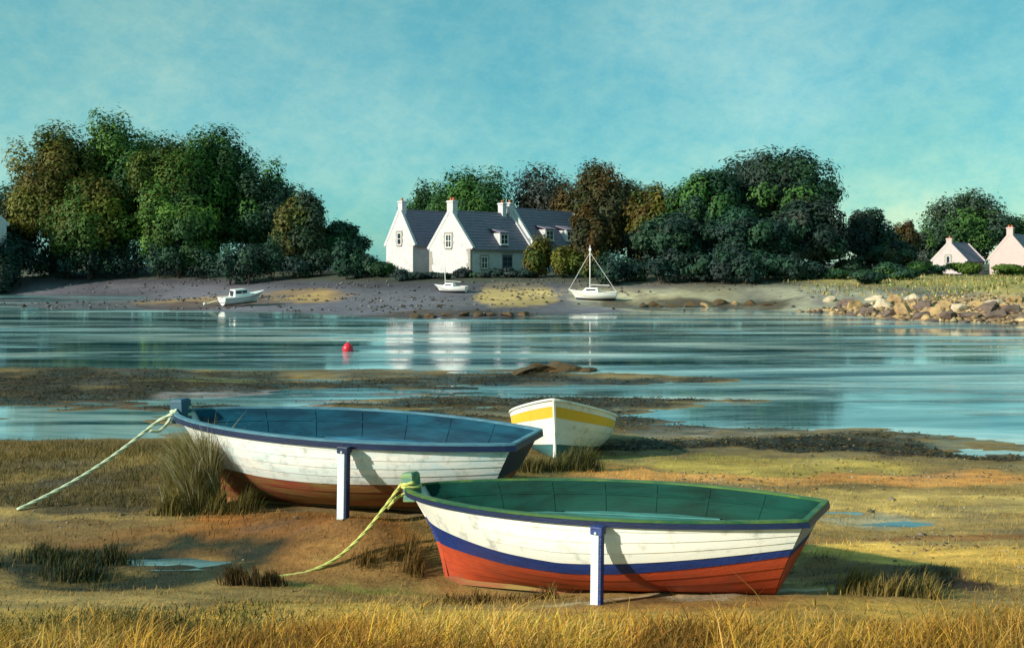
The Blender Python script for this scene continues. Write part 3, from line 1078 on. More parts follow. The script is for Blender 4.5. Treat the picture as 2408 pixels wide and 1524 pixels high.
mid = [start2[-1].lerp(end2, t) + Vector((0, 0, -.10 * math.sin(math.pi * t))) for t in (.2, .4, .6, .8)]
rope('mooring_rope', loop2 + start2 + mid + [end2], .026, M['rope_pale'], "pale green rope stretched from the blue boat's stem post down left")
rope('rope_loop', ring(Mw, c2 + Vector((0, 0, -.05)), .128, .128, -.03, 20, 0, math.radians(190)) + [Mw @ (c2 + Vector((-.2, -.03, -.16))), Mw @ (c2 + Vector((-.26, -.16, -.28))), Mw @ (c2 + Vector((-.34, -.27, -.26)))],
     .024, M['rope_pale'], "pale green rope end hitched round the blue boat's stem post")


# ------------------------------------------------------------------ far boats
def deck(h, parent, mat, name='deck', cockpit=None, drop=.0):
    S = np.linspace(0, 1, 30)
    V, F = [], []
    for s in S:
        a, b = h.pt(s, 0, .0, -1), h.pt(s, 0, .0, 1)
        V += [(a[0], a[1], a[2] - drop), ((a[0]), 0, a[2] - drop + .04 * h.k), (b[0], b[1], b[2] - drop)]
    for i in range(len(S) - 1):
        F += [(3 * i, 3 * i + 3, 3 * i + 4, 3 * i + 1), (3 * i + 1, 3 * i + 4, 3 * i + 5, 3 * i + 2)]
    MB().add(V, F).build(name, mat, parent, smooth=True)


def loft_cabin(parent, name, mat, x0, x1, w0, w1, z0, z1, rake0=.3, rake1=.1, inset=.08):
    V = [(x0, -w0, z0), (x1, -w1, z0), (x1, w1, z0), (x0, w0, z0),
         (x0 + rake0, -w0 + inset, z1), (x1 - rake1, -w1 + inset, z1), (x1 - rake1, w1 - inset, z1), (x0 + rake0, w0 - inset, z1)]
    return MB().add(V, [(0, 3, 2, 1), (4, 5, 6, 7), (0, 1, 5, 4), (1, 2, 6, 5), (2, 3, 7, 6), (3, 0, 4, 7)]).build(name, mat, parent, bevel=.03)


def sailboat(px, py, lenpx, mast_px, yaw, label, z, lean=0.0, rig=True, mirror=False):
    x, y = flat(px, py, z)
    m = y / FPX
    L = lenpx * m / abs(math.cos(yaw))
    root = empty('sailboat', (x, y, gz(x, y) - .03), (lean, 0, yaw))
    tag(root, label, 'sailboat', 'sailing boats aground on the far beach')
    sc = L / 4.4
    h = Hull(dict(L=4.4, B=1.6, zb=.98, zm=.74, zs=.80, tw=.55, rake=.15, xf=.75, mp=.85), sc)
    ox = -2.2 * sc
    sub = []

    def shift(o):
        o.location.x += ox
    before = set(root.children)
    hull_bands(h, root, [('hull', M['grp'], z0, lambda s: .74, 8), ('bottom', M['navy'], lambda s: .74, one, 5)], 30)
    transom_bands(h, root, [('transom', M['grp'], 0, 1)])
    deck(h, root, M['grp'])
    rim_sweep(h, 'toe_rail', M['grp'], root, -.03, .02, -.01, .04)
    loft_cabin(root, 'cabin', M['grp'], 1.15 * sc, 2.75 * sc, .32 * sc, .45 * sc, .72 * sc, 1.18 * sc, .45 * sc, .08 * sc)
    for sd in (-1, 1):
        a = MB()
        a.box(1.62 * sc, 2.5 * sc, sd * .40 * sc - .02, sd * .40 * sc + .02, .93 * sc, 1.06 * sc)
        a.build('cabin_window', M['glassdark'], root)
    if rig:
        mh = mast_px * m
        mx = 1.95 * sc
        MB().tube([(mx, 0, .8 * sc), (mx, 0, 1.0 * sc + mh)], [.055, .035], 8).build('mast', M['grp'], root, smooth=True)
        th = 1.0 * sc + mh * .84
        for a in ((.05 * sc, 0, 1.0 * sc), (4.3 * sc, 0, .84 * sc)):
            MB().tube([a, (mx, 0, th)], .024, 5).build('stay', M['wire'], root)
        MB().tube([(mx, -.45 * sc, 1.0 * sc + mh * .5), (mx, .45 * sc, 1.0 * sc + mh * .5)], .025, 5).build('spreader', M['wire'], root)
        MB().box(mx - .10, mx + .10, -.06, .06, 1.0 * sc + mh * .87, 1.0 * sc + mh * .93).build('masthead_fitting', M['grp'], root, bevel=.015)
        MB().tube([(mx + .05, 0, 1.42 * sc), (3.7 * sc, 0, 1.38 * sc)], .045, 6).build('boom', M['wire'], root)
    for c in root.children:
        c.location.x = ox
    return root


sailboat(1394, 706, 112, 104, math.radians(-14), 'white sailing dinghy with mast and two stays on the yellow sand', .40)
sailboat(1060, 691, 78, 96, math.radians(-24), 'small low white sailboat with bare mast below the white houses', .80, lean=.05, rig=False)
_sb = [o for o in COL.objects if o.name.startswith('sailboat')][-1]
MB().tube([(-.55, 0, .6), (-.62, 0, 3.9)], [.06, .025], 8).build('mast', M['grp'], _sb, smooth=True)
MB().tube([(-.5, 0, 1.15), (1.1, 0, 1.05)], .03, 6).build('boom', M['wire'], _sb)

# motor cruiser at left
xm, ym = flat(520, 722, .12)
mroot = empty('motor_boat', (xm, ym, gz(xm + 1, ym + .5) - .02), (.03, -.07, math.radians(46)))
tag(mroot, 'small white cabin motor boat beached by the left bank', 'motor boat')
hm = Hull(dict(L=4.0, B=1.6, zb=1.0, zm=.74, zs=.72, tw=.8, rake=.05, xf=.75, mp=.8), .98)
flip = Matrix.Rotation(math.pi, 4, 'Z')


def mm(name, mat, mb):
    return mb.build(name, mat, mroot)


hull_bands(hm, mroot, [('sheer_strake', M['grp'], z0, lambda s: .16, 2), ('dark_rubbing_band', M['transom_grey'], lambda s: .16, lambda s: .30, 2), ('hull', M['grp'], lambda s: .30, lambda s: .85, 6), ('bottom', M['oldred'], lambda s: .85, one, 3)], 30)
transom_bands(hm, mroot, [('transom', M['grp'], 0, 1)])
deck(hm, mroot, M['grp'])
rim_sweep(hm, 'toe_rail', M['grp'], mroot, -.03, .025, -.01, .05)
loft_cabin(mroot, 'cabin', M['grp'], 1.3, 3.0, .42, .52, .70, 1.32, .55, .10)
loft_cabin(mroot, 'windscreen', M['glassdark'], 1.62, 1.80, .35, .36, 1.0, 1.27, .12, -.1, .03)
for sd in (-1, 1):
    for xa, xb in ((1.85, 2.25), (2.35, 2.85)):
        MB().box(xa, xb, sd * .475 - .03, sd * .475 + .03, .98, 1.20).build('side_window', M['glassdark'], mroot)
MB().box(3.02, 3.04, -.22, .22, .78, 1.24).build('cabin_door', M['glassdark'], mroot)
for c in mroot.children:
    c.matrix_basis = Matrix.Translation((4.0, 0, 0)) @ flip @ c.matrix_basis
_sp = world_of(mroot) @ Vector((0.0, -.3, .75))
fx, fy = flat(481, 719, .12)
rope('mooring_line', [_sp, _sp + Vector((-.35, -.1, -.18)), Vector((fx + .25, fy, .32)), Vector((fx, fy, gz(fx, fy) + .10))], .03, M['rope_pale'], 'pale line from the cabin motor boat to its white float')


def ball(name, loc, r, mat, label, cat, ringpart=True):
    root = empty(name, loc)
    V, F = [], []
    n, mr = 20, 14
    for i in range(mr + 1):
        a = math.pi * i / mr
        for k in range(n):
            q = 2 * math.pi * k / n
            rr = r * math.sin(a) * (1 + (.10 if i < 3 else 0))
            V.append((rr * math.cos(q), rr * math.sin(q), r * (1.08 if i < 4 else 1) * math.cos(a)))
    for i in range(mr):
        for k in range(n):
            F.append((i * n + k, (i + 1) * n + k, (i + 1) * n + (k + 1) % n, i * n + (k + 1) % n))
    MB().add(V, F).build('float', mat, root, smooth=True)
    MB().tube([(0, 0, r * .9), (0, 0, r * 1.22)], r * .16, 8).build('eye', mat, root)
    MB().tube([(math.cos(q) * r * .16, 0, r * 1.33 + math.sin(q) * r * .16) for q in np.linspace(0, 2 * math.pi, 14)], r * .05, 6).build('shackle', M['wire'], root)
    return tag(root, label, cat)


bx, by = flat(818, 826, .0)
ball('mooring_buoy', (bx, by, .10), .23, M['buoy'], 'round red mooring buoy floating in the channel', 'buoy')
ball('mooring_float', (fx, fy, gz(fx, fy) + .09), .12, M['grp'], 'tiny white float at the end of the motor boat line', 'buoy')


# ------------------------------------------------------------------ houses
def window(parent, o, u, v, n, w, h, mat=M['glassdark'], surround=None, bars=(1, 1)):
    """Window centred at o on a wall with axes u (along), v (up), n (out)."""
    o, u, v, n = Vector(o), Vector(u), Vector(v), Vector(n)

    def slab(u0, u1, v0, v1, d0, d1):
        P = []
        for d in (d0, d1):
            for a, b in ((u0, v0), (u1, v0), (u1, v1), (u0, v1)):
                P.append(o + u * a + v * b + n * d)
        return P, [(3, 2, 1, 0), (4, 5, 6, 7), (0, 1, 5, 4), (1, 2, 6, 5), (2, 3, 7, 6), (3, 0, 4, 7)]
    f = MB()
    t = .09
    f.add(*slab(-w / 2 - t, -w / 2, -h / 2 - t, h / 2 + t, -.05, .06))
    f.add(*slab(w / 2, w / 2 + t, -h / 2 - t, h / 2 + t, -.05, .06))
    f.add(*slab(-w / 2, w / 2, -h / 2 - t, -h / 2, -.05, .06))
    f.add(*slab(-w / 2, w / 2, h / 2, h / 2 + t, -.05, .06))
    for i in range(bars[0]):
        q = -w / 2 + w * (i + 1) / (bars[0] + 1)
        f.add(*slab(q - .035, q + .035, -h / 2, h / 2, .0, .045))
    for i in range(bars[1]):
        q = -h / 2 + h * (i + 1) / (bars[1] + 1)
        f.add(*slab(-w / 2, w / 2, q - .03, q + .03, .0, .04))
    win = f.build('window', M['frame'], parent)
    nx, ny = bars[0] + 1, bars[1] + 1
    for i in range(nx):
        for j in range(ny):
            g = .012
            MB().add(*slab(-w / 2 + w * i / nx + g, -w / 2 + w * (i + 1) / nx - g, -h / 2 + h * j / ny + g, -h / 2 + h * (j + 1) / ny - g, -.03, .012)).build('pane', mat, win)
    MB().add(*slab(-w / 2 - .16, w / 2 + .16, -h / 2 - t - .12, -h / 2 - t - .002, -.05, .14)).build('sill', surround or M['frame'], win)
    if surround:
        MB().add(*slab(-w / 2 - .26, w / 2 + .26, h / 2 + t + .002, h / 2 + t + .24, -.04, .075)).build('lintel', surround, win)
        for sd in (-1, 1):
            for kk in range(4):
                ww = .26 if kk % 2 else .16
                a = sd * (w / 2 + t + .002)
                b = sd * (w / 2 + t + ww)
                v0 = -h / 2 - t + (h + 2 * t) * kk / 4
                MB().add(*slab(min(a, b), max(a, b), v0 + .01, v0 + (h + 2 * t) / 4 - .01, -.04, .07)).build('stone', surround, win)
    return win


def chimney(parent, x, y, z0, z1, wx, wy, mat, pots=2, axis='y'):
    c = MB().box(x - wx / 2, x + wx / 2, y - wy / 2, y + wy / 2, z0, z1).build('chimney', mat, parent, bevel=.03)
    MB().box(x - wx / 2 - .07, x + wx / 2 + .07, y - wy / 2 - .07, y + wy / 2 + .07, z1 - .22, z1 - .06).build('chimney_band', mat, c)
    for k in range(pots):
        q = (k - (pots - 1) / 2) * .42
        px_, py_ = (x, y + q) if axis == 'y' else (x + q, y)
        MB().tube([(px_, py_, z1 - .02), (px_, py_, z1 + .34), (px_, py_, z1 + .36)], [.15, .12, .15], 10).build('chimney_pot', M['pot'], c)
    return c


def house(name, label, px, py, D, psi, L, Wd, eave, ridge, wall, gable_copings=(True, True), chims=(), group=None, dormers=(), base=None, wins=(), quoins=False, deep=1.2, doors=()):
    p = W(px, py, D)
    zb = p.z if base is None else base
    root = empty(name, (p.x, p.y, zb), (0, 0, psi))
    tag(root, label, 'house', group)
    w = Wd / 2
    # walls with gables, footing goes into the ground
    V = [(0, -w, -deep), (0, w, -deep), (0, w, eave), (0, 0, ridge), (0, -w, eave), (L, -w, -deep), (L, w, -deep), (L, w, eave), (L, 0, ridge), (L, -w, eave)]
    F = [(0, 4, 3, 2, 1), (5, 6, 7, 8, 9), (0, 5, 9, 4), (1, 2, 7, 6), (4, 9, 8, 3), (3, 8, 7, 2)]
    MB().add(V, F).build('wall', wall, root)
    sl = Vector((0, w, -(ridge - eave))).normalized()
    th = .14
    for sd in (-1, 1):
        d = Vector((0, sd * w, eave - ridge)).normalized()
        nrm = Vector((0, sd * (ridge - eave), w)).normalized()
        a = Vector((0, 0, ridge)) + nrm * .012
        bl = Vector((0, sd * w, eave)) + d * .35 + nrm * .012
        x0, x1 = (.34 if gable_copings[0] else -.12), (L - .34 if gable_copings[1] else L + .12)
        rf = MB().prism([(x0, a.y, a.z), (x1, a.y, a.z), (x1, bl.y, bl.z), (x0, bl.y, bl.z)], nrm * th).build('roof_slope', M['slate'], root)
        # slate courses, each lapped over the one below
        n = max(6, int((bl - a).length / .42))
        for i in range(n):
            q0, q1 = a.lerp(bl, i / n), a.lerp(bl, (i + 1) / n)
            o0, o1 = nrm * (th + .004), nrm * (th + .045)
            P = [Vector((x0, q0.y, q0.z)) + o0, Vector((x1, q0.y, q0.z)) + o0, Vector((x1, q1.y, q1.z)) + o1, Vector((x0, q1.y, q1.z)) + o1]
            MB().prism(P, -nrm * .02).build('slate_course', M['slate'], rf)
    MB().tube([(.3 if gable_copings[0] else -.1, 0, ridge + .17), (L - .3 if gable_copings[1] else L + .1, 0, ridge + .17)], .13, 8).build('ridge_tiles', M['slate'], root)
    for gi, xg in enumerate((0, L)):
        if not gable_copings[gi]:
            continue
        x0, x1 = (xg - .03, xg + .34) if gi == 0 else (xg - .34, xg + .03)
        for sd in (-1, 1):
            d = Vector((0, sd * w, eave - ridge)).normalized()
            nrm = Vector((0, sd * (ridge - eave), w)).normalized()
            a = Vector((0, 0, ridge - .02))
            b = Vector((0, sd * w, eave)) + d * .25
            MB().prism([(x0, a.y, a.z), (x1, a.y, a.z), (x1, b.y, b.z), (x0, b.y, b.z)], nrm * .36).build('gable_coping', wall, root)
    if eave > 2.8:
        dd_ = Vector((0, -w, eave - ridge)).normalized() * .38
        gy, gz_ = -w + dd_.y - .03, eave + dd_.z + .02
        MB().tube([(.4, gy, gz_), (L - .4, gy, gz_)], .07, 6).build('gutter', M['stone'], root)
        MB().tube([(L - .7, gy, gz_), (L - .7, -w - .06, gz_ - .35), (L - .7, -w - .06, -.3)], .05, 6).build('downpipe', M['stone'], root)
    for c in chims:
        chimney(root, *c)
    for (xd, wd) in dormers:
        f = .42
        zc = eave + (ridge - eave) * f
        yb = -w * (1 - f)
        z0d, z1d = eave + .35, eave + 1.75
        y0 = -w * (1 - (z0d - eave) / (ridge - eave)) - .35
        dm = MB().box(xd - wd / 2, xd + wd / 2, y0, 0, z0d, z1d).build('dormer', wall, root)
        P = [(xd - wd / 2 - .15, y0 - .2, z1d - .02), (xd + wd / 2 + .15, y0 - .2, z1d - .02), (xd + wd / 2 + .15, 0.0, z1d + 1.0), (xd - wd / 2 - .15, 0.0, z1d + 1.0)]
        MB().prism(P, (0, 0, .12)).build('dormer_roof', M['slate'], dm)
        window(dm, (xd, y0, (z0d + z1d) / 2), (1, 0, 0), (0, 0, 1), (0, -1, 0), wd - .4, 1.0, bars=(1, 1))
    for wn_ in wins:
        side, u0, zc, ww, hh, sur, bars = wn_
        if side == 'gable':
            window(root, (0, u0, zc), (0, -1, 0), (0, 0, 1), (-1, 0, 0), ww, hh, surround=sur, bars=bars)
        else:
            window(root, (u0, -w, zc), (1, 0, 0), (0, 0, 1), (0, -1, 0), ww, hh, surround=sur, bars=bars)
    for (u0, ww, hh) in doors:
        dr = MB().box(u0 - ww / 2, u0 + ww / 2, -w - .05, -w + .02, -.2, hh).build('door', M['door'], root)
        MB().box(u0 - ww / 2 - .15, u0 + ww / 2 + .15, -w - .07, -w + .01, hh + .002, hh + .22).build('lintel', M['stone'], dr)
        for i in range(2):
            for j in range(3):
                MB().box(u0 - ww / 2 + .12 + i * (ww / 2 - .05), u0 - .06 + i * (ww / 2 - .05), -w - .062, -w - .048, .35 + j * (hh - .5) / 3, .35 + (j + .82) * (hh - .5) / 3).build('pane', M['glassdark'], dr)
    if quoins:
        r = random.Random(len(label))
        for sd in (-1, 1):
            zz = -.2
            while zz < eave - .35:
                hh = r.uniform(.28, .42)
                ww = r.uniform(.3, .62)
                y0, y1 = sorted((sd * (w + .025), sd * (w - ww)))
                MB().box(-.035, .3, y0, y1, zz, zz + hh - .03).build('quoin_stone', M['stone'], root)
                zz += hh
    return root


PSI = math.radians(49)
G = M['glassdark']
house('stone_house', 'large white house with bright gable facing the shore and slate roof', 1057, 645, 103, PSI, 10.6, 6.5, 2.95, 7.0, M['wall_white'],
      chims=[(.45, 0, 6.2, 8.35, .8, .95, M['wall_white'], 2), (9.0, 0, 6.2, 8.5, .7, .8, M['wall_white'], 1), (10.35, 0, 6.2, 8.6, .7, .8, M['wall_white'], 1)],
      dormers=[(5.6, 1.5)], wins=[('gable', 0.15, 3.75, .75, 1.35, M['stone'], (1, 1)), ('front', 2.3, 1.3, .9, 1.2, M['stone'], (1, 1))], doors=[(6.2, 1.7, 2.2)], quoins=True, group='white houses on the far shore')
house('stone_house', 'narrower white house behind left of the big gable, slate roof', 939, 640, 110, math.radians(47), 9.5, 5.0, 3.3, 7.3, M['wall_white'],
      chims=[(.45, 0, 6.5, 8.6, .7, .8, M['wall_white'], 1)], wins=[('gable', 0.0, 4.0, .6, 1.3, M['stone'], (0, 1))], group='white houses on the far shore')
_e = W(1057, 645, 103)
_x3, _y3 = _e.x + 10.64 * math.cos(PSI), _e.y + 10.64 * math.sin(PSI)
house('stone_house', 'slate-roofed house with white parapet and dormers half hidden by bushes', CX + _x3 / _y3 * FPX, 645, _y3, PSI, 12.5, 6.4, 3.6, 7.75, M['wall_white'],
      dormers=[(3.4, 1.7), (7.6, 1.7)], base=_e.z, group='white houses on the far shore', wins=[('front', 3, 1.2, .9, 1.2, None, (1, 1))])
house('cottage', 'pale cottage with slate roof on the right headland', 2231, 649, 150, math.radians(47), 9.8, 5.0, 2.5, 5.3, M['wall_blush'],
      chims=[(.45, 0, 4.5, 6.2, .75, .85, M['wall_pink'], 1)], wins=[('gable', .1, 2.7, .5, 1.0, M['stone'], (0, 0)), ('front', 5, 1.2, .9, 1.2, None, (1, 1))], group='cottages on the headland')
house('cottage', 'tall pinkish gabled cottage at the right edge of the picture', 2374, 648, 149, math.radians(47), 9.8, 6.0, 2.7, 6.6, M['wall_pink'],
      chims=[(.45, 0, 5.7, 7.9, .8, .95, M['wall_pink'], 2)], group='cottages on the headland')
house('cottage', 'white cottage at the left edge peeping from behind the trees', -148, 652, 116, math.radians(-38), 11, 7.5, 6.5, 10.0, M['wall_white'])

# ------------------------------------------------------------------ trees and shrubs
GREEN = [(.034, .100, .022), (.060, .150, .024), (.022, .076, .034), (.105, .205, .030), (.016, .050, .024)]
OLIV = [(.115, .125, .016), (.060, .085, .016), (.13, .115, .020), (.040, .080, .020), (.105, .075, .018)]
RUST = [(.085, .048, .016), (.105, .055, .018), (.06, .048, .018), (.04, .055, .02), (.12, .080, .02), (.035, .05, .03)]
TEAL = [(.016, .054, .036), (.024, .074, .042), (.012, .035, .034), (.034, .084, .040), (.022, .050, .052)]
BRIGHT = [(.085, .15, .02), (.06, .11, .02), (.11, .16, .03)]
MAUVE = [(.038, .046, .050), (.030, .050, .048), (.050, .052, .046), (.028, .058, .040)]


def foliage(centre, rad, nclump, nleaf, pal, seed, size=.34, flat_bottom=.9, spread=.55, cl=(.26, .46), up=.35):
    """Crown: clumps spread through an ellipsoid, leaf-sized faces on and in each clump."""
    r = np.random.default_rng(seed)
    rad = np.array(rad, float)
    c0 = np.array(centre, float)
    d = r.normal(size=(nclump, 3))
    d /= np.linalg.norm(d, axis=1)[:, None]
    d[:, 2] = np.where(d[:, 2] < -flat_bottom, -d[:, 2], d[:, 2])
    rr = r.uniform(.12, .92, nclump) ** .6
    cc = d * rr[:, None] * (1 - .18)
    cr = r.uniform(cl[0], cl[1], nclump) * min(1.0, (26.0 / nclump) ** .33)
    w = cr ** 2
    n = r.multinomial(nleaf, w / w.sum())
    P, Nn, Cc = [], [], []
    pal = np.array(pal)
    for k in range(nclump):
        m = n[k]
        e = r.normal(size=(m, 3))
        e /= np.linalg.norm(e, axis=1)[:, None]
        q = np.abs(r.normal(.0, .2, m))
        rad_k = cr[k] * (1.0 - np.minimum(q, .6)) * (1 + .30 * np.sin(7 * e[:, 0] + k) * np.sin(6 * e[:, 1] + 2 * k) + .12 * np.sin(15 * e[:, 2] + k)) * np.where(r.random(m) < .04, r.uniform(1.02, 1.18, m), 1)
        P.append(c0 + (cc[k] + e * rad_k[:, None]) * rad)
        Nn.append(e + d[k] * .35 + np.array([0, 0, up]) + r.normal(0, .28, (m, 3)))
        base = (.62 * pal[r.integers(len(pal))] + .38 * pal.mean(0)) * r.uniform(.72, 1.35)
        Cc.append(base * r.uniform(.82, 1.25, (m, 1)) + r.normal(0, .002, (m, 3)))
    P, Nn, Cc = np.concatenate(P), np.concatenate(Nn), np.clip(np.concatenate(Cc), .004, .4)
    return leaf_mesh(P, Nn, Cc, size, r)


def leaf_mesh(P, Nn, Cc, size, r):
    m = len(P)
    Nn = Nn / np.linalg.norm(Nn, axis=1)[:, None]
    t = r.normal(size=(m, 3))
    t -= (t * Nn).sum(1)[:, None] * Nn
    t /= np.linalg.norm(t, axis=1)[:, None]
    b = np.cross(Nn, t)
    s = (size * r.uniform(.55, 1.35, m))[:, None]
    Vv = np.stack([P - t * s * .9, P - b * s * .42 + Nn * s * .12, P + t * s * .9, P + b * s * .42 + Nn * s * .12], 1).reshape(-1, 3)
    me = mesh_np('crown', Vv, np.arange(4 * m), np.arange(m) * 4, np.repeat(Cc, 4, 0))
    return me


def tree(name, label, px, top, rx_px, bottom, D, pal, seed, group, nleaf=9000, ncl=34, depth=.9, size=.36):
    """A tree seen at (px) from its top to the bottom of its crown, standing at depth D."""
    a = W(px, top, D)
    rx = rx_px / FPX * D
    zb = gz(a.x, a.y)
    zlow = max(EYE + (HZ - bottom) / FPX * D, zb + .25)
    rz = (a.z - zlow) / 2
    root = empty(name, (a.x, a.y, zb))
    tag(root, label, 'tree', group)
    me = foliage((0, 0, zlow + rz - zb), (rx * 1.04, rx * depth, rz * 1.05), int(ncl * 1.7), int(nleaf * 2.2), pal, seed, size * (.80 if D < 140 else .9))
    obj('crown', me, M['leaf'], root)
    r = random.Random(seed)
    h = zlow + rz - zb
    mb = MB()
    R = max(.12, rz * .06)
    mb.tube([(0, 0, -.4), (r.uniform(-.1, .1), 0, h * .4), (r.uniform(-.3, .3), r.uniform(-.2, .2), h * .85), (r.uniform(-.3, .3), 0, h + rz * .4)], [R * 1.4, R, R * .8, R * .3], 8)
    mb.build('trunk', M['bark'], root, smooth=True)
    for k in range(5):
        q = k * 1.26 + r.random()
        z1 = h * r.uniform(.5, .9)
        MB().tube([(0, 0, z1), (math.cos(q) * rx * .3, math.sin(q) * rx * .3, z1 + rz * .3), (math.cos(q) * rx * .62, math.sin(q) * rx * .62, z1 + rz * .55)], [R * .6, R * .4, R * .12], 6).build('limb', M['bark'], root, smooth=True)
    return root


GL, GCn, GR = 'trees massed on the left shore', 'trees behind the white houses', 'trees on the right shore'
T = tree
T('tree', 'dark teal tree at the left edge beside the cottage', 15, 430, 90, 650, 123, TEAL, 11, GL, 8000)
T('tree', 'olive and golden-brown tree highest left in the mass', 130, 285, 125, 640, 122, OLIV, 12, GL, 15000, 46)
T('tree', 'tallest dark green tree with the topmost crown on the left', 290, 238, 130, 630, 126, GREEN, 13, GL, 17000, 50)
T('tree', 'green tree with notch beside the tallest left tree', 400, 300, 110, 635, 121, GREEN + OLIV[:2], 14, GL, 13000, 44)
T('tree', 'tall dark green tree right of centre in the left mass', 505, 298, 115, 640, 125, GREEN, 15, GL, 14000, 44)
T('tree', 'bluish green tree on the falling right flank of the left mass', 620, 375, 105, 645, 124, TEAL + GREEN[:2], 16, GL, 12000, 40)
T('tree', 'lowest tree ending the left mass, dark with olive tuft', 715, 452, 82, 645, 114, TEAL + OLIV[:3], 17, GL, 9000, 34)
T('tree', 'olive-green tree low in the front of the left mass', 220, 420, 120, 648, 118, OLIV + GREEN[:2], 18, GL, 11000, 40)
T('tree', 'mid-green tree in front centre of the left mass', 430, 455, 115, 648, 117, GREEN + BRIGHT[1:2], 19, GL, 10000, 40)
T('tree', 'dark green rounded tree directly behind the big white gable', 1110, 362, 110, 640, 126, GREEN, 21, GCn, 10000, 36)
T('tree', 'low dark tree behind the left house chimney', 1010, 425, 75, 640, 130, GREEN + TEAL[:2], 22, GCn, 6000, 28)
T('tree', 'dull mauve-green tree behind the chimney pair', 1275, 393, 105, 640, 130, MAUVE + RUST[2:4], 23, GCn, 8000, 32)
T('tree', 'rust-brown tall tree right of the houses', 1395, 384, 115, 645, 124, RUST + GREEN[:1], 24, GCn, 11000, 38)
T('tree', 'dark green tree filling in behind the rust and olive trees', 1480, 425, 90, 648, 132, TEAL + RUST[2:4], 27, GCn, 8000, 34)
T('tree', 'dusky low tree between the small rust-orange tree and the right cottage', 2185, 535, 50, 645, 172, MAUVE + GREEN[:2], 41, GR, 5000, 26)
T('tree', 'low green tree in the gap between the left mass and the houses', 805, 522, 78, 645, 116, TEAL + GREEN[:1] + GREEN[4:], 20, GL, 6000, 26)
T('tree', 'olive tree between the rust tree and the huge dark tree', 1530, 428, 70, 650, 117, OLIV + RUST[:2], 25, GCn, 8000, 32)
T('tree', 'small russet tree in front of the dormered house', 1384, 488, 52, 628, 97, RUST, 26, GCn, 6000, 26)
T('tree', 'huge dark round tree, tallest on the right shore', 1815, 335, 178, 655, 108, TEAL + MAUVE[:2] + GREEN[:2], 31, GR, 24000, 70)
T('tree', 'teal-green tree leaning against the left of the huge round tree', 1660, 395, 105, 655, 104, TEAL + GREEN[:3], 32, GR, 13000, 44)
T('tree', 'dark lower tree in front between rust and huge trees', 1570, 500, 95, 660, 98, TEAL + RUST[2:3], 33, GR, 10000, 38)
T('tree', 'dark lower front tree below the huge round crown', 1750, 490, 110, 662, 97, TEAL, 34, GR, 11000, 40)
T('tree', 'dark tree filling the lower right of the huge round crown', 1905, 470, 95, 658, 100, TEAL + MAUVE, 35, GR, 10000, 38)
T('tree', 'low dark mauve tree right of the huge round tree', 2045, 486, 70, 650, 118, MAUVE + TEAL, 36, GR, 7000, 30)
T('tree', 'small rust-orange tree left of the right cottage', 2128, 510, 38, 640, 125, RUST, 37, GR, 4500, 22)
T('tree', 'dusky green tree standing behind the right cottage', 2275, 448, 115, 640, 175, MAUVE + GREEN[:3], 38, GR, 10000, 38, .9, .42)
T('tree', 'dusky tree at the right edge behind the pinkish cottage', 2395, 500, 60, 640, 178, MAUVE + GREEN[:2], 39, GR, 5000, 24, .9, .42)
T('tree', 'dark low tree between mauve and rust-orange trees', 2100, 560, 60, 650, 112, TEAL + RUST[2:3], 40, GR, 6000, 28)


def shrub(label, px, py_base, D, rx_px, h_px, pal, seed, group, nleaf=1500, size=.24):
    a = W(px, py_base, D)
    zb = gz(a.x, a.y)
    rx = rx_px / FPX * D
    top = EYE + (HZ - (py_base - h_px)) / FPX * D
    rz = max(.5, (top - zb)) / 2
    root = empty('shrub', (a.x, a.y, zb))
    tag(root, label, 'shrub', group)
    obj('foliage', foliage((0, 0, rz * .95), (rx, rx * .8, rz * 1.05), 12, nleaf, pal, seed, size, cl=(.35, .55)), M['leaf'], root)
    r = random.Random(seed)
    for k in range(3):
        q = k * 2.1 + r.random()
        MB().tube([(0, 0, -.15), (math.cos(q) * rx * .35, math.sin(q) * rx * .3, rz * 1.2)], [.06, .02], 5).build('stem', M['bark'], root)
    return root


rs = random.Random(3)
ORD = ['first', 'second', 'third', 'fourth', 'fifth', 'sixth', 'seventh', 'eighth', 'ninth', 'tenth', 'eleventh', 'twelfth', 'thirteenth', 'fourteenth', 'fifteenth', 'sixteenth', 'seventeenth', 'eighteenth', 'nineteenth', 'twentieth']
UL = '%s dark shrub from the left along the foot of the left trees'
for i, px in enumerate(range(-10, 800, 54)):
    shrub(UL % ORD[i], px + rs.uniform(-12, 12), 650 + rs.uniform(-3, 4), (115 if px < 520 else 106) + rs.uniform(-2, 2), 44, rs.uniform(55, 100), TEAL + MAUVE[:2] + GREEN[4:], 100 + i, 'undergrowth below the left trees')
for i, (px, h_, pal) in enumerate([(815, 70, TEAL + GREEN[:1]), (860, 50, TEAL + GREEN[:1]), (893, 36, TEAL + GREEN[:2])]):
    shrub(['round green shrub right of the left tree mass', 'green shrub between the left trees and the houses', 'low green shrub touching the left house'][i], px, 646, 102, 40, h_, pal, 140 + i, 'shrubs left of the houses', 2200)
UH = '%s dark shrub from the left in the row below the white houses'
for i, px in enumerate((940, 975, 1010, 1040, 1085, 1130, 1165, 1200, 1240)):
    shrub(UH % ORD[i], px, 652 + rs.uniform(-1, 3), 97.5 + rs.uniform(-.5, .5), 26, rs.uniform(12, 24), MAUVE[:2] + TEAL + [(.02, .025, .04)], 150 + i, 'shrubs at the foot of the houses', 1100, .2)
shrub('dense dark bush hiding the foot of the left edge cottage', 8, 655, 111, 55, 105, TEAL + GREEN[4:], 168, 'undergrowth below the left trees', 4500, .3)
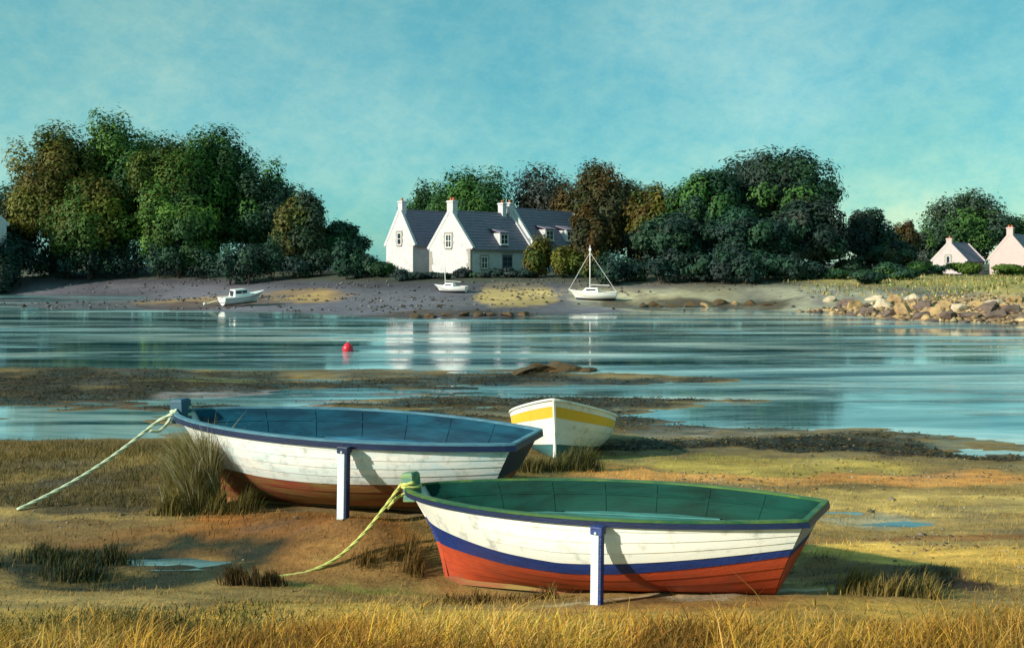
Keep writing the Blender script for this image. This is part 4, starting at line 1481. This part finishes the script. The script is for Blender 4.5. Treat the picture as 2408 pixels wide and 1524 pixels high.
shrub('olive-yellow bush beside the door of the big house', 1262, 648, 97.5, 45, 95, OLIV + BRIGHT[1:2], 170, 'bushes in front of the dormered house', 3000)
shrub('olive bush in front of the dormers', 1325, 650, 97, 45, 80, OLIV + GREEN[:1], 171, 'bushes in front of the dormered house', 3000)
shrub('golden-tinged bush below the small russet tree', 1395, 650, 96.5, 42, 85, OLIV[2:] + RUST[3:], 172, 'bushes in front of the dormered house', 3000)
UR = '%s dark shrub from the left along the foot of the right trees'
for i, px in enumerate(range(1440, 1960, 52)):
    shrub(UR % ORD[i], px + rs.uniform(-10, 10), 662 + rs.uniform(-3, 3), 91 + rs.uniform(-2, 2), 44, rs.uniform(50, 85), TEAL + MAUVE[:2], 200 + i, 'undergrowth below the right trees')
shrub('brown-tinged bush at the right end of the undergrowth', 2005, 655, 100, 45, 55, RUST[2:4] + TEAL[:1], 230, 'bushes on the headland', 2200)
shrub('grey-green bush left of the right cottage', 2150, 662, 110, 45, 50, MAUVE + GREEN[:2], 231, 'bushes on the headland', 2200)
shrub('dark blue-green bush above the headland rocks', 2035, 672, 85, 42, 40, TEAL, 232, 'bushes on the headland', 2200)
for i, (px, pb, dd, h_) in enumerate(((1960, 664, 92, 30), (2085, 664, 98, 46), (2125, 668, 92, 34), (2190, 664, 112, 44))):
    shrub('%s dark green bush from the left in the low growth behind the headland rocks' % ORD[i], px, pb, dd, 40, h_, TEAL + GREEN[:2], 240 + i, 'low growth on the headland', 1800)
shrub('bright green round bush in front of the right cottage', 2268, 668, 125, 42, 52, BRIGHT, 233, 'bright bushes before the cottages', 3000)
shrub('bright green bush below the pinkish cottage', 2372, 672, 122, 48, 52, BRIGHT + GREEN[3:4], 234, 'bright bushes before the cottages', 3000)


# ------------------------------------------------------------------ rocks
def rock_mesh(seed):
    import bmesh
    bm = bmesh.new()
    bmesh.ops.create_icosphere(bm, subdivisions=3, radius=1.0)
    r = np.random.default_rng(seed)
    pl = r.normal(size=(14, 3))
    pl /= np.linalg.norm(pl, axis=1)[:, None]
    dd = r.uniform(.42, .80, 14)
    ph = r.random(6) * 6
    for v in bm.verts:
        p = np.array(v.co)
        for n_, d_ in zip(pl, dd):
            e = p @ n_ - d_
            if e > 0:
                p = p - n_ * e * .97
        p *= 1 + .07 * math.sin(4 * p[0] + ph[0]) * math.sin(4 * p[1] + ph[1]) + .05 * math.sin(9 * p[2] + ph[2]) * math.sin(8 * p[0] + ph[3])
        v.co = p
    me = bpy.data.meshes.new('boulder')
    bm.to_mesh(me)
    bm.free()
    return me


RM = {}
for k in ('rock_tan', 'rock_mauve', 'rock_dark', 'rock_pale'):
    RM[k] = []
    for q in range(3):
        me = rock_mesh(hash(k) % 1000 * 0 + len(k) * 13 + q * 7)
        me.materials.append(M[k])
        RM[k].append(me)
LB = {'rock_tan': '%s tan boulder from the left in the bank of the right headland', 'rock_mauve': '%s mauve-brown boulder from the left along the right headland', 'rock_pale': '%s pale cream boulder from the left in the headland bank'}


def rock(px, py, z, rw, rh, key, label, group, seed):
    x, y = hit(px, py, 20)
    r = random.Random(seed)
    o = bpy.data.objects.new('boulder', r.choice(RM[key]))
    COL.objects.link(o)
    sx = rw / FPX * y
    sz = rh / FPX * y
    o.scale = (sx, sx * r.uniform(.7, 1.0), sz)
    o.rotation_euler = (r.uniform(-.25, .25), r.uniform(-.35, .35), r.uniform(0, 6.28))
    o.location = (x, y, gz(x, y) + sz * .0)
    return tag(o, label, 'rock', group)


HR = 'boulders along the right headland'
hr = [(1985, 712, 24, 16, 'rock_mauve'), (2012, 724, 22, 22, 'rock_tan'), (2040, 735, 26, 18, 'rock_mauve'), (2068, 722, 24, 22, 'rock_pale'), (2088, 740, 28, 18, 'rock_mauve'), (2110, 708, 22, 18, 'rock_tan'),
      (2128, 735, 26, 22, 'rock_tan'), (2160, 744, 30, 15, 'rock_mauve'), (2172, 722, 24, 24, 'rock_mauve'), (2200, 735, 26, 18, 'rock_tan'), (2228, 745, 30, 14, 'rock_mauve'), (2250, 728, 22, 14, 'rock_pale'),
      (2282, 742, 28, 13, 'rock_mauve'), (2318, 728, 30, 16, 'rock_mauve'), (2345, 742, 30, 13, 'rock_mauve'), (2380, 730, 28, 18, 'rock_mauve'), (2400, 745, 28, 13, 'rock_mauve'), (2340, 712, 24, 12, 'rock_pale'),
      (2295, 714, 20, 10, 'rock_tan'), (2392, 708, 22, 11, 'rock_tan'), (1955, 705, 20, 10, 'rock_pale'), (2145, 700, 20, 10, 'rock_pale'), (2060, 700, 22, 10, 'rock_pale'), (2430, 740, 28, 14, 'rock_mauve')]
cnt = {}
hr += [(1970, 724, 20, 9, 'rock_mauve'), (2000, 738, 24, 8, 'rock_mauve'), (2105, 752, 24, 7, 'rock_mauve'), (2190, 754, 26, 7, 'rock_mauve'), (2265, 754, 24, 6, 'rock_mauve'), (2090, 716, 18, 12, 'rock_tan'), (2148, 722, 20, 16, 'rock_tan'), (2222, 718, 20, 12, 'rock_tan'), (2360, 722, 22, 10, 'rock_tan')]
for i, (px, py, a, b, k) in enumerate(sorted(hr)):
    cnt[k] = cnt.get(k, 0) + 1
    rock(px, py + 4, 0, a * 1.25, b * 1.35, k, LB[k] % ORD[cnt[k] - 1], HR, i)
for i, px in enumerate((1510, 1540, 1580, 1625, 1665, 1690, 1730, 1770, 1812)):
    k = 'rock_dark' if i % 2 else 'rock_tan' if i in (4, 6) else 'rock_dark'
    rock(px, 722 - (i > 4) * 5, .15, 20 + 6 * (i % 3), 8 + 5 * (i % 2), k, '%s dark rock from the left along the far waterline right of the dinghy' % ORD[i], 'rocks along the right far waterline', 40 + i)
for i, px in enumerate((985, 1015, 1052, 1090, 1122, 1160, 1198, 1235)):
    rock(px, 746 - (i > 1) * 3, .04, 26, 8 + 4 * (i % 3 == 1), 'rock_dark', '%s weedy dark rock from the left along the water below the houses' % ORD[i], 'rocks along the centre far waterline', 60 + i)
for i, (px, py, a, b) in enumerate(((1270, 872, 55, 18), (1312, 872, 62, 30), (1225, 877, 45, 10), (1372, 877, 40, 11))):
    rock(px, py, .1, a, b, 'rock_dark', ['low rounded weedy rock on the left of the mid-channel mound', 'highest weedy rock of the small mid-channel mound', 'flat weedy rock at the left foot of the mid-channel mound', 'small weedy rock at the right end of the mid-channel mound'][i], 'mound of weedy rocks in mid channel', 80 + i)


# ------------------------------------------------------------------ grass and weed
def blades(x, y, h, w, col, lean=(0, 0), bend=.35, seed=0, zoff=-.02):
    r = np.random.default_rng(seed)
    n = len(x)
    z = ground(x, y) + zoff
    a = r.uniform(0, 2 * np.pi, n)
    wd = np.stack([np.cos(a), np.sin(a) * .6, np.zeros(n)], 1) * (w / 2)[:, None]
    ld = np.stack([lean[0] + r.normal(0, 1, n) * bend, lean[1] + r.normal(0, 1, n) * bend, np.zeros(n)], 1)
    b = np.stack([x, y, z], 1)
    up = np.array([0, 0, 1.0])
    m1 = b + up * (h * .45)[:, None] + ld * (h * .18)[:, None]
    m2 = b + up * (h * .80)[:, None] + ld * (h * .50)[:, None]
    tp = b + up * (h * 1.0)[:, None] + ld * (h * .95)[:, None]
    V = np.stack([b - wd, b + wd, m1 + wd * .85, m1 - wd * .85, m2 + wd * .5, m2 - wd * .5, tp], 1).reshape(-1, 3)
    k = np.arange(n)[:, None] * 7
    q1 = k + np.array([[0, 1, 2, 3]])
    q2 = k + np.array([[3, 2, 4, 5]])
    t = k + np.array([[5, 4, 6]])
    loops = np.concatenate([q1, q2, t], 1).ravel()
    starts = (np.arange(n)[:, None] * 11 + np.array([[0, 4, 8]])).ravel()
    c = np.repeat(col[:, None, :], 7, 1).reshape(-1, 3)
    return V, loops, starts, c


def grass_obj(name, label, cat, parts, kind='stuff', mat='grass', parent=None):
    Vs, Ls, Ss, Cs = [], [], [], []
    nv = nl = 0
    for V, l, s, c in parts:
        Vs.append(V)
        Ls.append(l + nv)
        Ss.append(s + nl)
        Cs.append(c)
        nv += len(V)
        nl += len(l)
    me = mesh_np(name, np.concatenate(Vs), np.concatenate(Ls), np.concatenate(Ss), np.clip(np.concatenate(Cs), .004, .8))
    o = obj(name, me, M[mat], parent)
    if parent is None:
        tag(o, label, cat, kind=kind)
    return o


def pick(x, y, n, r, cols, scale=.6):
    """Mix of colours drifting over the ground."""
    cols = np.array(cols)
    f = (fbm(x * scale, y * scale * 1.3, 3) * .5 + .5)
    f = np.clip(f * 1.7 - .35 + r.normal(0, .11, n), 0, .999) * len(cols)
    return cols[f.astype(int)] * r.uniform(.65, 1.35, (n, 1))


def hull_clear(x, y):
    """Keep blades out of the boats."""
    ok = np.ones(len(x), bool)
    for root, h in ((b1, h1), (b2, h2), (b3, h3)):
        inv = world_of(root).inverted()
        R = np.array(inv.to_3x3())
        t = np.array(inv.translation)
        l = np.stack([x, y, ground(x, y)], 1) @ R.T + t
        s = l[:, 0] / (h.p['L'] * h.k)
        inside = (s > -.01) & (s < .98) & (np.abs(l[:, 1]) < h.half(np.clip(s, 0, 1)) * h.k * .62)
        ok &= ~inside
    return ok


r = np.random.default_rng(5)
DRY = np.array([(.12, .07, .02), (.24, .13, .03), (.30, .20, .06), (.46, .30, .06), (.36, .25, .10), (.16, .14, .04), (.42, .31, .14), (.50, .36, .09), (.28, .15, .04), (.20, .16, .05)]) * np.array([1.06, .92, .62])
# long dry grass on the bank in front
n = 95000
y = 4.6 + 5.0 * r.random(n) ** 1.15
x = r.uniform(-1, 1, n) * (y * .72 + 1.2)
edge = 9.0 + 1.1 * fbm(x * .7, x * 0 + 3, 4) - .45 * np.clip(x / 2.5, 0, 1)
k = (y < edge) & (r.random(n) < np.clip((edge - y) / 1.9, 0, 1) ** 1.4) & hull_clear(x, y)
x, y = x[k], y[k]
n = len(x)
h = r.uniform(.05, .30, n) ** 1.0 * np.where(r.random(n) < .08, 1.5, 1) * (1 + .5 * fbm(x * 1.3, y * 1.3, 3)) * np.clip((9.3 - y) * .36, .12, 1.1) * np.clip(1.0 - .55 * np.clip((y - 6.6) / 1.0, 0, 1), .3, 1)
c = pick(x, y, n, r, DRY, .8) * (1.0 + .6 * np.clip(fbm(x * .35 + 5, y * .6, 2) + .5, 0, 1))[:, None]
lf = np.clip((-1.0 - x + .8 * fbm(x * .8, y, 3)) / 1.2, 0, 1)[:, None] * np.clip((y - 6.2) / 1.2, 0, 1)[:, None] * (r.random((n, 1)) < .75)
c = c * (1 - lf) + np.array([(.035, .05, .018)]) * r.uniform(.6, 1.8, (n, 1)) * lf
P = [blades(x, y, h, r.uniform(.006, .014, n), c, lean=(.25, 0), bend=.55, seed=1)]
grass_obj('dry_grass', 'long golden dry grass along the bottom of the picture', 'grass', P)

# short turf over the flats
n = 90000
y = r.uniform(8.2, 17.5, n)
x = r.uniform(-1, 1, n) * (y * .66 + 1)
z = ground(x, y)
gcl = gcol(x, y)
dens = np.clip((z - .10) / .12, 0, 1) * np.clip(.50 + .8 * fbm(x * .7, y * 1.1, 3), 0.08, 1)
pud = np.ones(n, bool)
for (cx_, cy_, lv, rx_, ry_) in POOLS:
    pud &= (((x - cx_) / rx_) ** 2 + ((y - cy_) / ry_) ** 2 > 2.5) | (z > lv + .015)
k = (r.random(n) < dens) & hull_clear(x, y) & pud
x, y, gcl = x[k], y[k], gcl[k]
n = len(x)
c = gcl * r.uniform(.7, 1.6, (n, 1)) + np.array([.01, .012, 0]) * r.random((n, 1))
h = r.uniform(.03, .085, n) * (1 + .6 * fbm(x * .9, y * .9, 3))
P = [blades(x, y, h, r.uniform(.006, .012, n), c, lean=(.3, 0), bend=.5, seed=2)]
grass_obj('turf', 'short olive and rusty turf across the foreshore flats', 'grass', P)

# bank of dark grass at left, behind the rope
n = 26000
y = r.uniform(12.2, 17.8, n)
x = r.uniform(-11, -3.6, n)
px_ = CX + FPX * x / y
k = (px_ < 470 + 60 * fbm(y * 2, y * 0, 2)) & (ground(x, y) > .2) & hull_clear(x, y)
x, y = x[k], y[k]
n = len(x)
c = pick(x, y, n, r, [(.045, .038, .015), (.10, .085, .025), (.15, .125, .04), (.20, .16, .06), (.12, .11, .03)]) * .4 + gcol(x, y) * r.uniform(.4, .9, (n, 1))  # ground colour carries the bank's painted shade into the blades
P = [blades(x, y, r.uniform(.04, .15, n) * (1 + .6 * fbm(x, y * 1.4, 3)), r.uniform(.008, .016, n), c, lean=(.1, 0), bend=.5, seed=3)]
grass_obj('bank_grass', 'dull olive grass on the low bank at left', 'grass', P)


def tuft(label, px, py, z, rx, ry, h0, h1, n, cols, lean, seed, group=None, wid=(.008, .015)):
    cx, cy = flat(px, py, z)
    rr = np.random.default_rng(seed)
    ncl = 9
    ca, cq = rr.uniform(0, 2 * np.pi, ncl), np.sqrt(rr.random(ncl)) * .95
    ch = rr.uniform(.55, 1.0, ncl)
    w_ = rr.integers(ncl, size=n)
    q = np.abs(rr.normal(0, .42, n))
    a = rr.uniform(0, 2 * np.pi, n)
    x = cx + rx * (cq[w_] * np.cos(ca[w_]) + .55 * q * np.cos(a))
    y = cy + ry * (cq[w_] * np.sin(ca[w_]) + .55 * q * np.sin(a))
    k = hull_clear(x, y)
    x, y, q, w_ = x[k], y[k], np.minimum(q[k], 1.2), w_[k]
    n = len(x)
    cols = np.array(cols)
    c = cols[rr.integers(len(cols), size=n)] * rr.uniform(.7, 1.4, (n, 1))
    h = rr.uniform(h0, h1, n) * (1 - .5 * q) * ch[w_]
    V, l, s, cc = blades(x, y, h, rr.uniform(wid[0], wid[1], n), c, lean=lean, bend=.22, seed=seed)
    # blades splay out from the middle of the tuft
    o = grass_obj('grass_tuft', label, 'grass tuft', [(V, l, s, cc)], kind='thing')
    if group:
        o['group'] = group
    return o


TU = 'grass tufts round the boats'
tuft('tall pale-tipped grass tuft standing against the bow of the blue boat', 452, 1205, .42, .40, .24, .8, 1.4, 6000, [(.22, .17, .05), (.15, .13, .035), (.30, .26, .10), (.40, .40, .28), (.09, .08, .025)], (-.12, 0), 51, TU)
tuft('lower olive tuft spreading at the foot of the tall tuft', 480, 1222, .40, .55, .2, .2, .5, 1500, [(.12, .11, .025), (.16, .12, .03), (.07, .06, .02)], (.25, 0), 52, TU)
tuft('dark brown tuft where the yellow rope meets the ground', 580, 1358, .40, .38, .12, .16, .32, 900, [(.05, .032, .016), (.09, .055, .02), (.14, .10, .035)], (-.25, 0), 53, TU)
tuft('green tuft under the transom of the green boat', 1815, 1400, .62, .20, .10, .15, .36, 700, [(.035, .07, .02), (.07, .09, .02), (.02, .045, .03)], (.15, 0), 54, TU)
tuft('olive tuft in front of the skiff bow', 1335, 1112, .24, .55, .20, .25, .62, 1100, [(.10, .10, .03), (.15, .13, .04), (.06, .08, .04)], (.2, 0), 55, TU)
tuft('brown tuft left of the skiff behind the blue boat transom', 1262, 1118, .26, .35, .2, .2, .45, 700, [(.14, .12, .04), (.09, .08, .03)], (.2, 0), 56, TU)
tuft('dry tuft leaning over the shadow right of the green boat', 2120, 1405, .66, .60, .15, .15, .36, 900, [(.16, .13, .04), (.28, .20, .06), (.09, .08, .03)], (.25, 0), 57, TU)
tuft('dark rushes at the left end of the hollow', 120, 1340, .42, .85, .40, .08, .34, 3800, [(.012, .035, .03), (.03, .05, .02), (.06, .06, .02), (.10, .085, .03)], (.1, 0), 58, TU)
tuft('brown tuft beside the stem of the green boat', 945, 1325, .32, .50, .22, .15, .42, 900, [(.13, .075, .02), (.09, .06, .02), (.18, .11, .03)], (.2, 0), 59, TU)
tuft('short dark fringe of grass below the red bottom', 1180, 1398, .45, .75, .12, .10, .22, 1300, [(.14, .08, .03), (.22, .14, .04), (.08, .05, .02)], (.1, 0), 60, TU)

# yellow grass on the headland
n = 26000
x = r.uniform(26, 95, n)
y = r.uniform(56, 118, n)
z = ground(x, y)
k = (z > 1.0) & (r.random(n) < np.clip(90 / y - .6, .1, 1))
x, y = x[k], y[k]
n = len(x)
c = pick(x, y, n, r, [(.44, .31, .09), (.50, .36, .09), (.22, .24, .07), (.13, .19, .06), (.52, .43, .20), (.30, .24, .07), (.16, .18, .07)], .2)
P = [blades(x, y, r.uniform(.12, .38, n), r.uniform(.06, .16, n), c, bend=.7, seed=7)]
grass_obj('headland_grass', 'sunlit yellow grass covering the right headland', 'grass', P)

# seaweed lying on the dark banks
n = 120000
y = np.exp(r.uniform(np.log(15.5), np.log(34), n))
x = r.uniform(-1, 1, n) * (y * .6 + 1)
z = ground(x, y)
gcl = gcol(x, y)
lum = gcl.mean(1)
k = (z > .02) & (r.random(n) < np.clip((.075 - lum) / .05, 0, 1)) & hull_clear(x, y)
x, y, z = x[k], y[k], z[k]
n = len(x)
Pn = np.stack([x, y, z + r.uniform(0, .05, n) * (1 + .8 * fbm(x * 1.5, y * 1.5, 2))], 1)
Nn = np.stack([r.normal(0, .3, n), r.normal(0, .3, n), np.ones(n)], 1)
Cc = np.array([(.022, .018, .008), (.05, .034, .012), (.04, .038, .010), (.085, .055, .016)])[r.integers(4, size=n)] * r.uniform(.6, 1.5, (n, 1))
me = leaf_mesh(Pn, Nn, Cc, .04, r)
tag(obj('seaweed', me, M['weed']), 'dark bladder wrack heaped on the mud banks', 'seaweed', kind='stuff')


# ------------------------------------------------------------------ loose stones and shells
def shingle(name, label, x, y, size, cols, seed):
    rr = np.random.default_rng(seed)
    n = len(x)
    base = np.array([(1, 0, 0), (.2, .9, 0), (-.9, .3, 0), (-.3, -.9, 0), (.6, -.6, 0), (.1, .1, .75), (0, 0, -.5)])
    jit = base[None] * rr.uniform(.7, 1.3, (n, 7, 1))
    a = rr.uniform(0, 6.28, n)
    ca, sa = np.cos(a)[:, None], np.sin(a)[:, None]
    V = np.stack([jit[..., 0] * ca - jit[..., 1] * sa * .8, jit[..., 0] * sa + jit[..., 1] * ca * .8, jit[..., 2] * rr.uniform(.5, 1, (n, 1))], -1) * size[:, None, None]
    V += np.stack([x, y, ground(x, y) + size * .12], 1)[:, None]
    f = []
    for i in range(5):
        order = [0, 1, 2, 3, 4]
        f += [[order[i], order[(i + 1) % 5], 5], [order[(i + 1) % 5], order[i], 6]]
    f = np.array(f)
    L_ = (np.arange(n)[:, None, None] * 7 + f[None]).reshape(-1)
    cols = np.array(cols)
    c = cols[rr.integers(len(cols), size=n)] * rr.uniform(.6, 1.35, (n, 1))
    me = mesh_np(name, V.reshape(-1, 3), L_, np.arange(n * 10) * 3, np.repeat(c, 7, 0))
    return tag(obj(name, me, M['weed']), label, 'stones', kind='stuff')


n = 26000
y = np.exp(r.uniform(np.log(9.3), np.log(26), n))
x = r.uniform(-1, 1, n) * (y * .62 + 1)
z = ground(x, y)
k = (z > .0) & (r.random(n) < np.clip(-.02 + 1.2 * fbm(x * .6 + 9, y * 1.2, 3), .01, 1)) & hull_clear(x, y)
x, y = x[k], y[k]
shingle('pebbles', 'pebbles and broken shells strewn over the muddy foreshore', x, y, r.uniform(.008, .03, len(x)) * np.where(r.random(len(x)) < .04, 2.2, 1), [(.10, .08, .05), (.20, .17, .13), (.05, .045, .04), (.12, .09, .05), (.07, .055, .035), (.30, .27, .22), (.16, .10, .05)], 71)
n = 14000
y = r.uniform(62, 122, n)
x = r.uniform(-1, .55, n) * (y * .6 + 1)
z = ground(x, y)
k = (z > .02) & (z < 2.1) & (r.random(n) < np.clip(.02 + 1.2 * fbm(x * .12 + 9, y * .5, 3), .01, 1))
x, y = x[k], y[k]
shingle('shingle', 'stones and weed lumps scattered along the far grey beach', x, y, r.uniform(.06, .26, len(x)), [(.05, .045, .045), (.09, .09, .10), (.15, .14, .14), (.06, .045, .03)], 72)

n = 9000
x = r.uniform(22, 62, n)
y = r.uniform(52, 70, n)
z = ground(x, y)
k = (z > -.02) & (z < 1.7) & (r.random(n) < np.clip(.55 + 1.2 * fbm(x * .4 + 2, y * .8, 3), .05, 1))
x, y, z = x[k], y[k], z[k]
shingle('headland_stones', 'broken ochre and brown stones between the boulders of the headland', x, y, r.uniform(.07, .34, len(x)) * np.clip(1.3 - z * .5, .4, 1.2), [(.32, .22, .10), (.20, .13, .07), (.10, .07, .05), (.42, .32, .18), (.26, .18, .09), (.07, .05, .04)], 73)
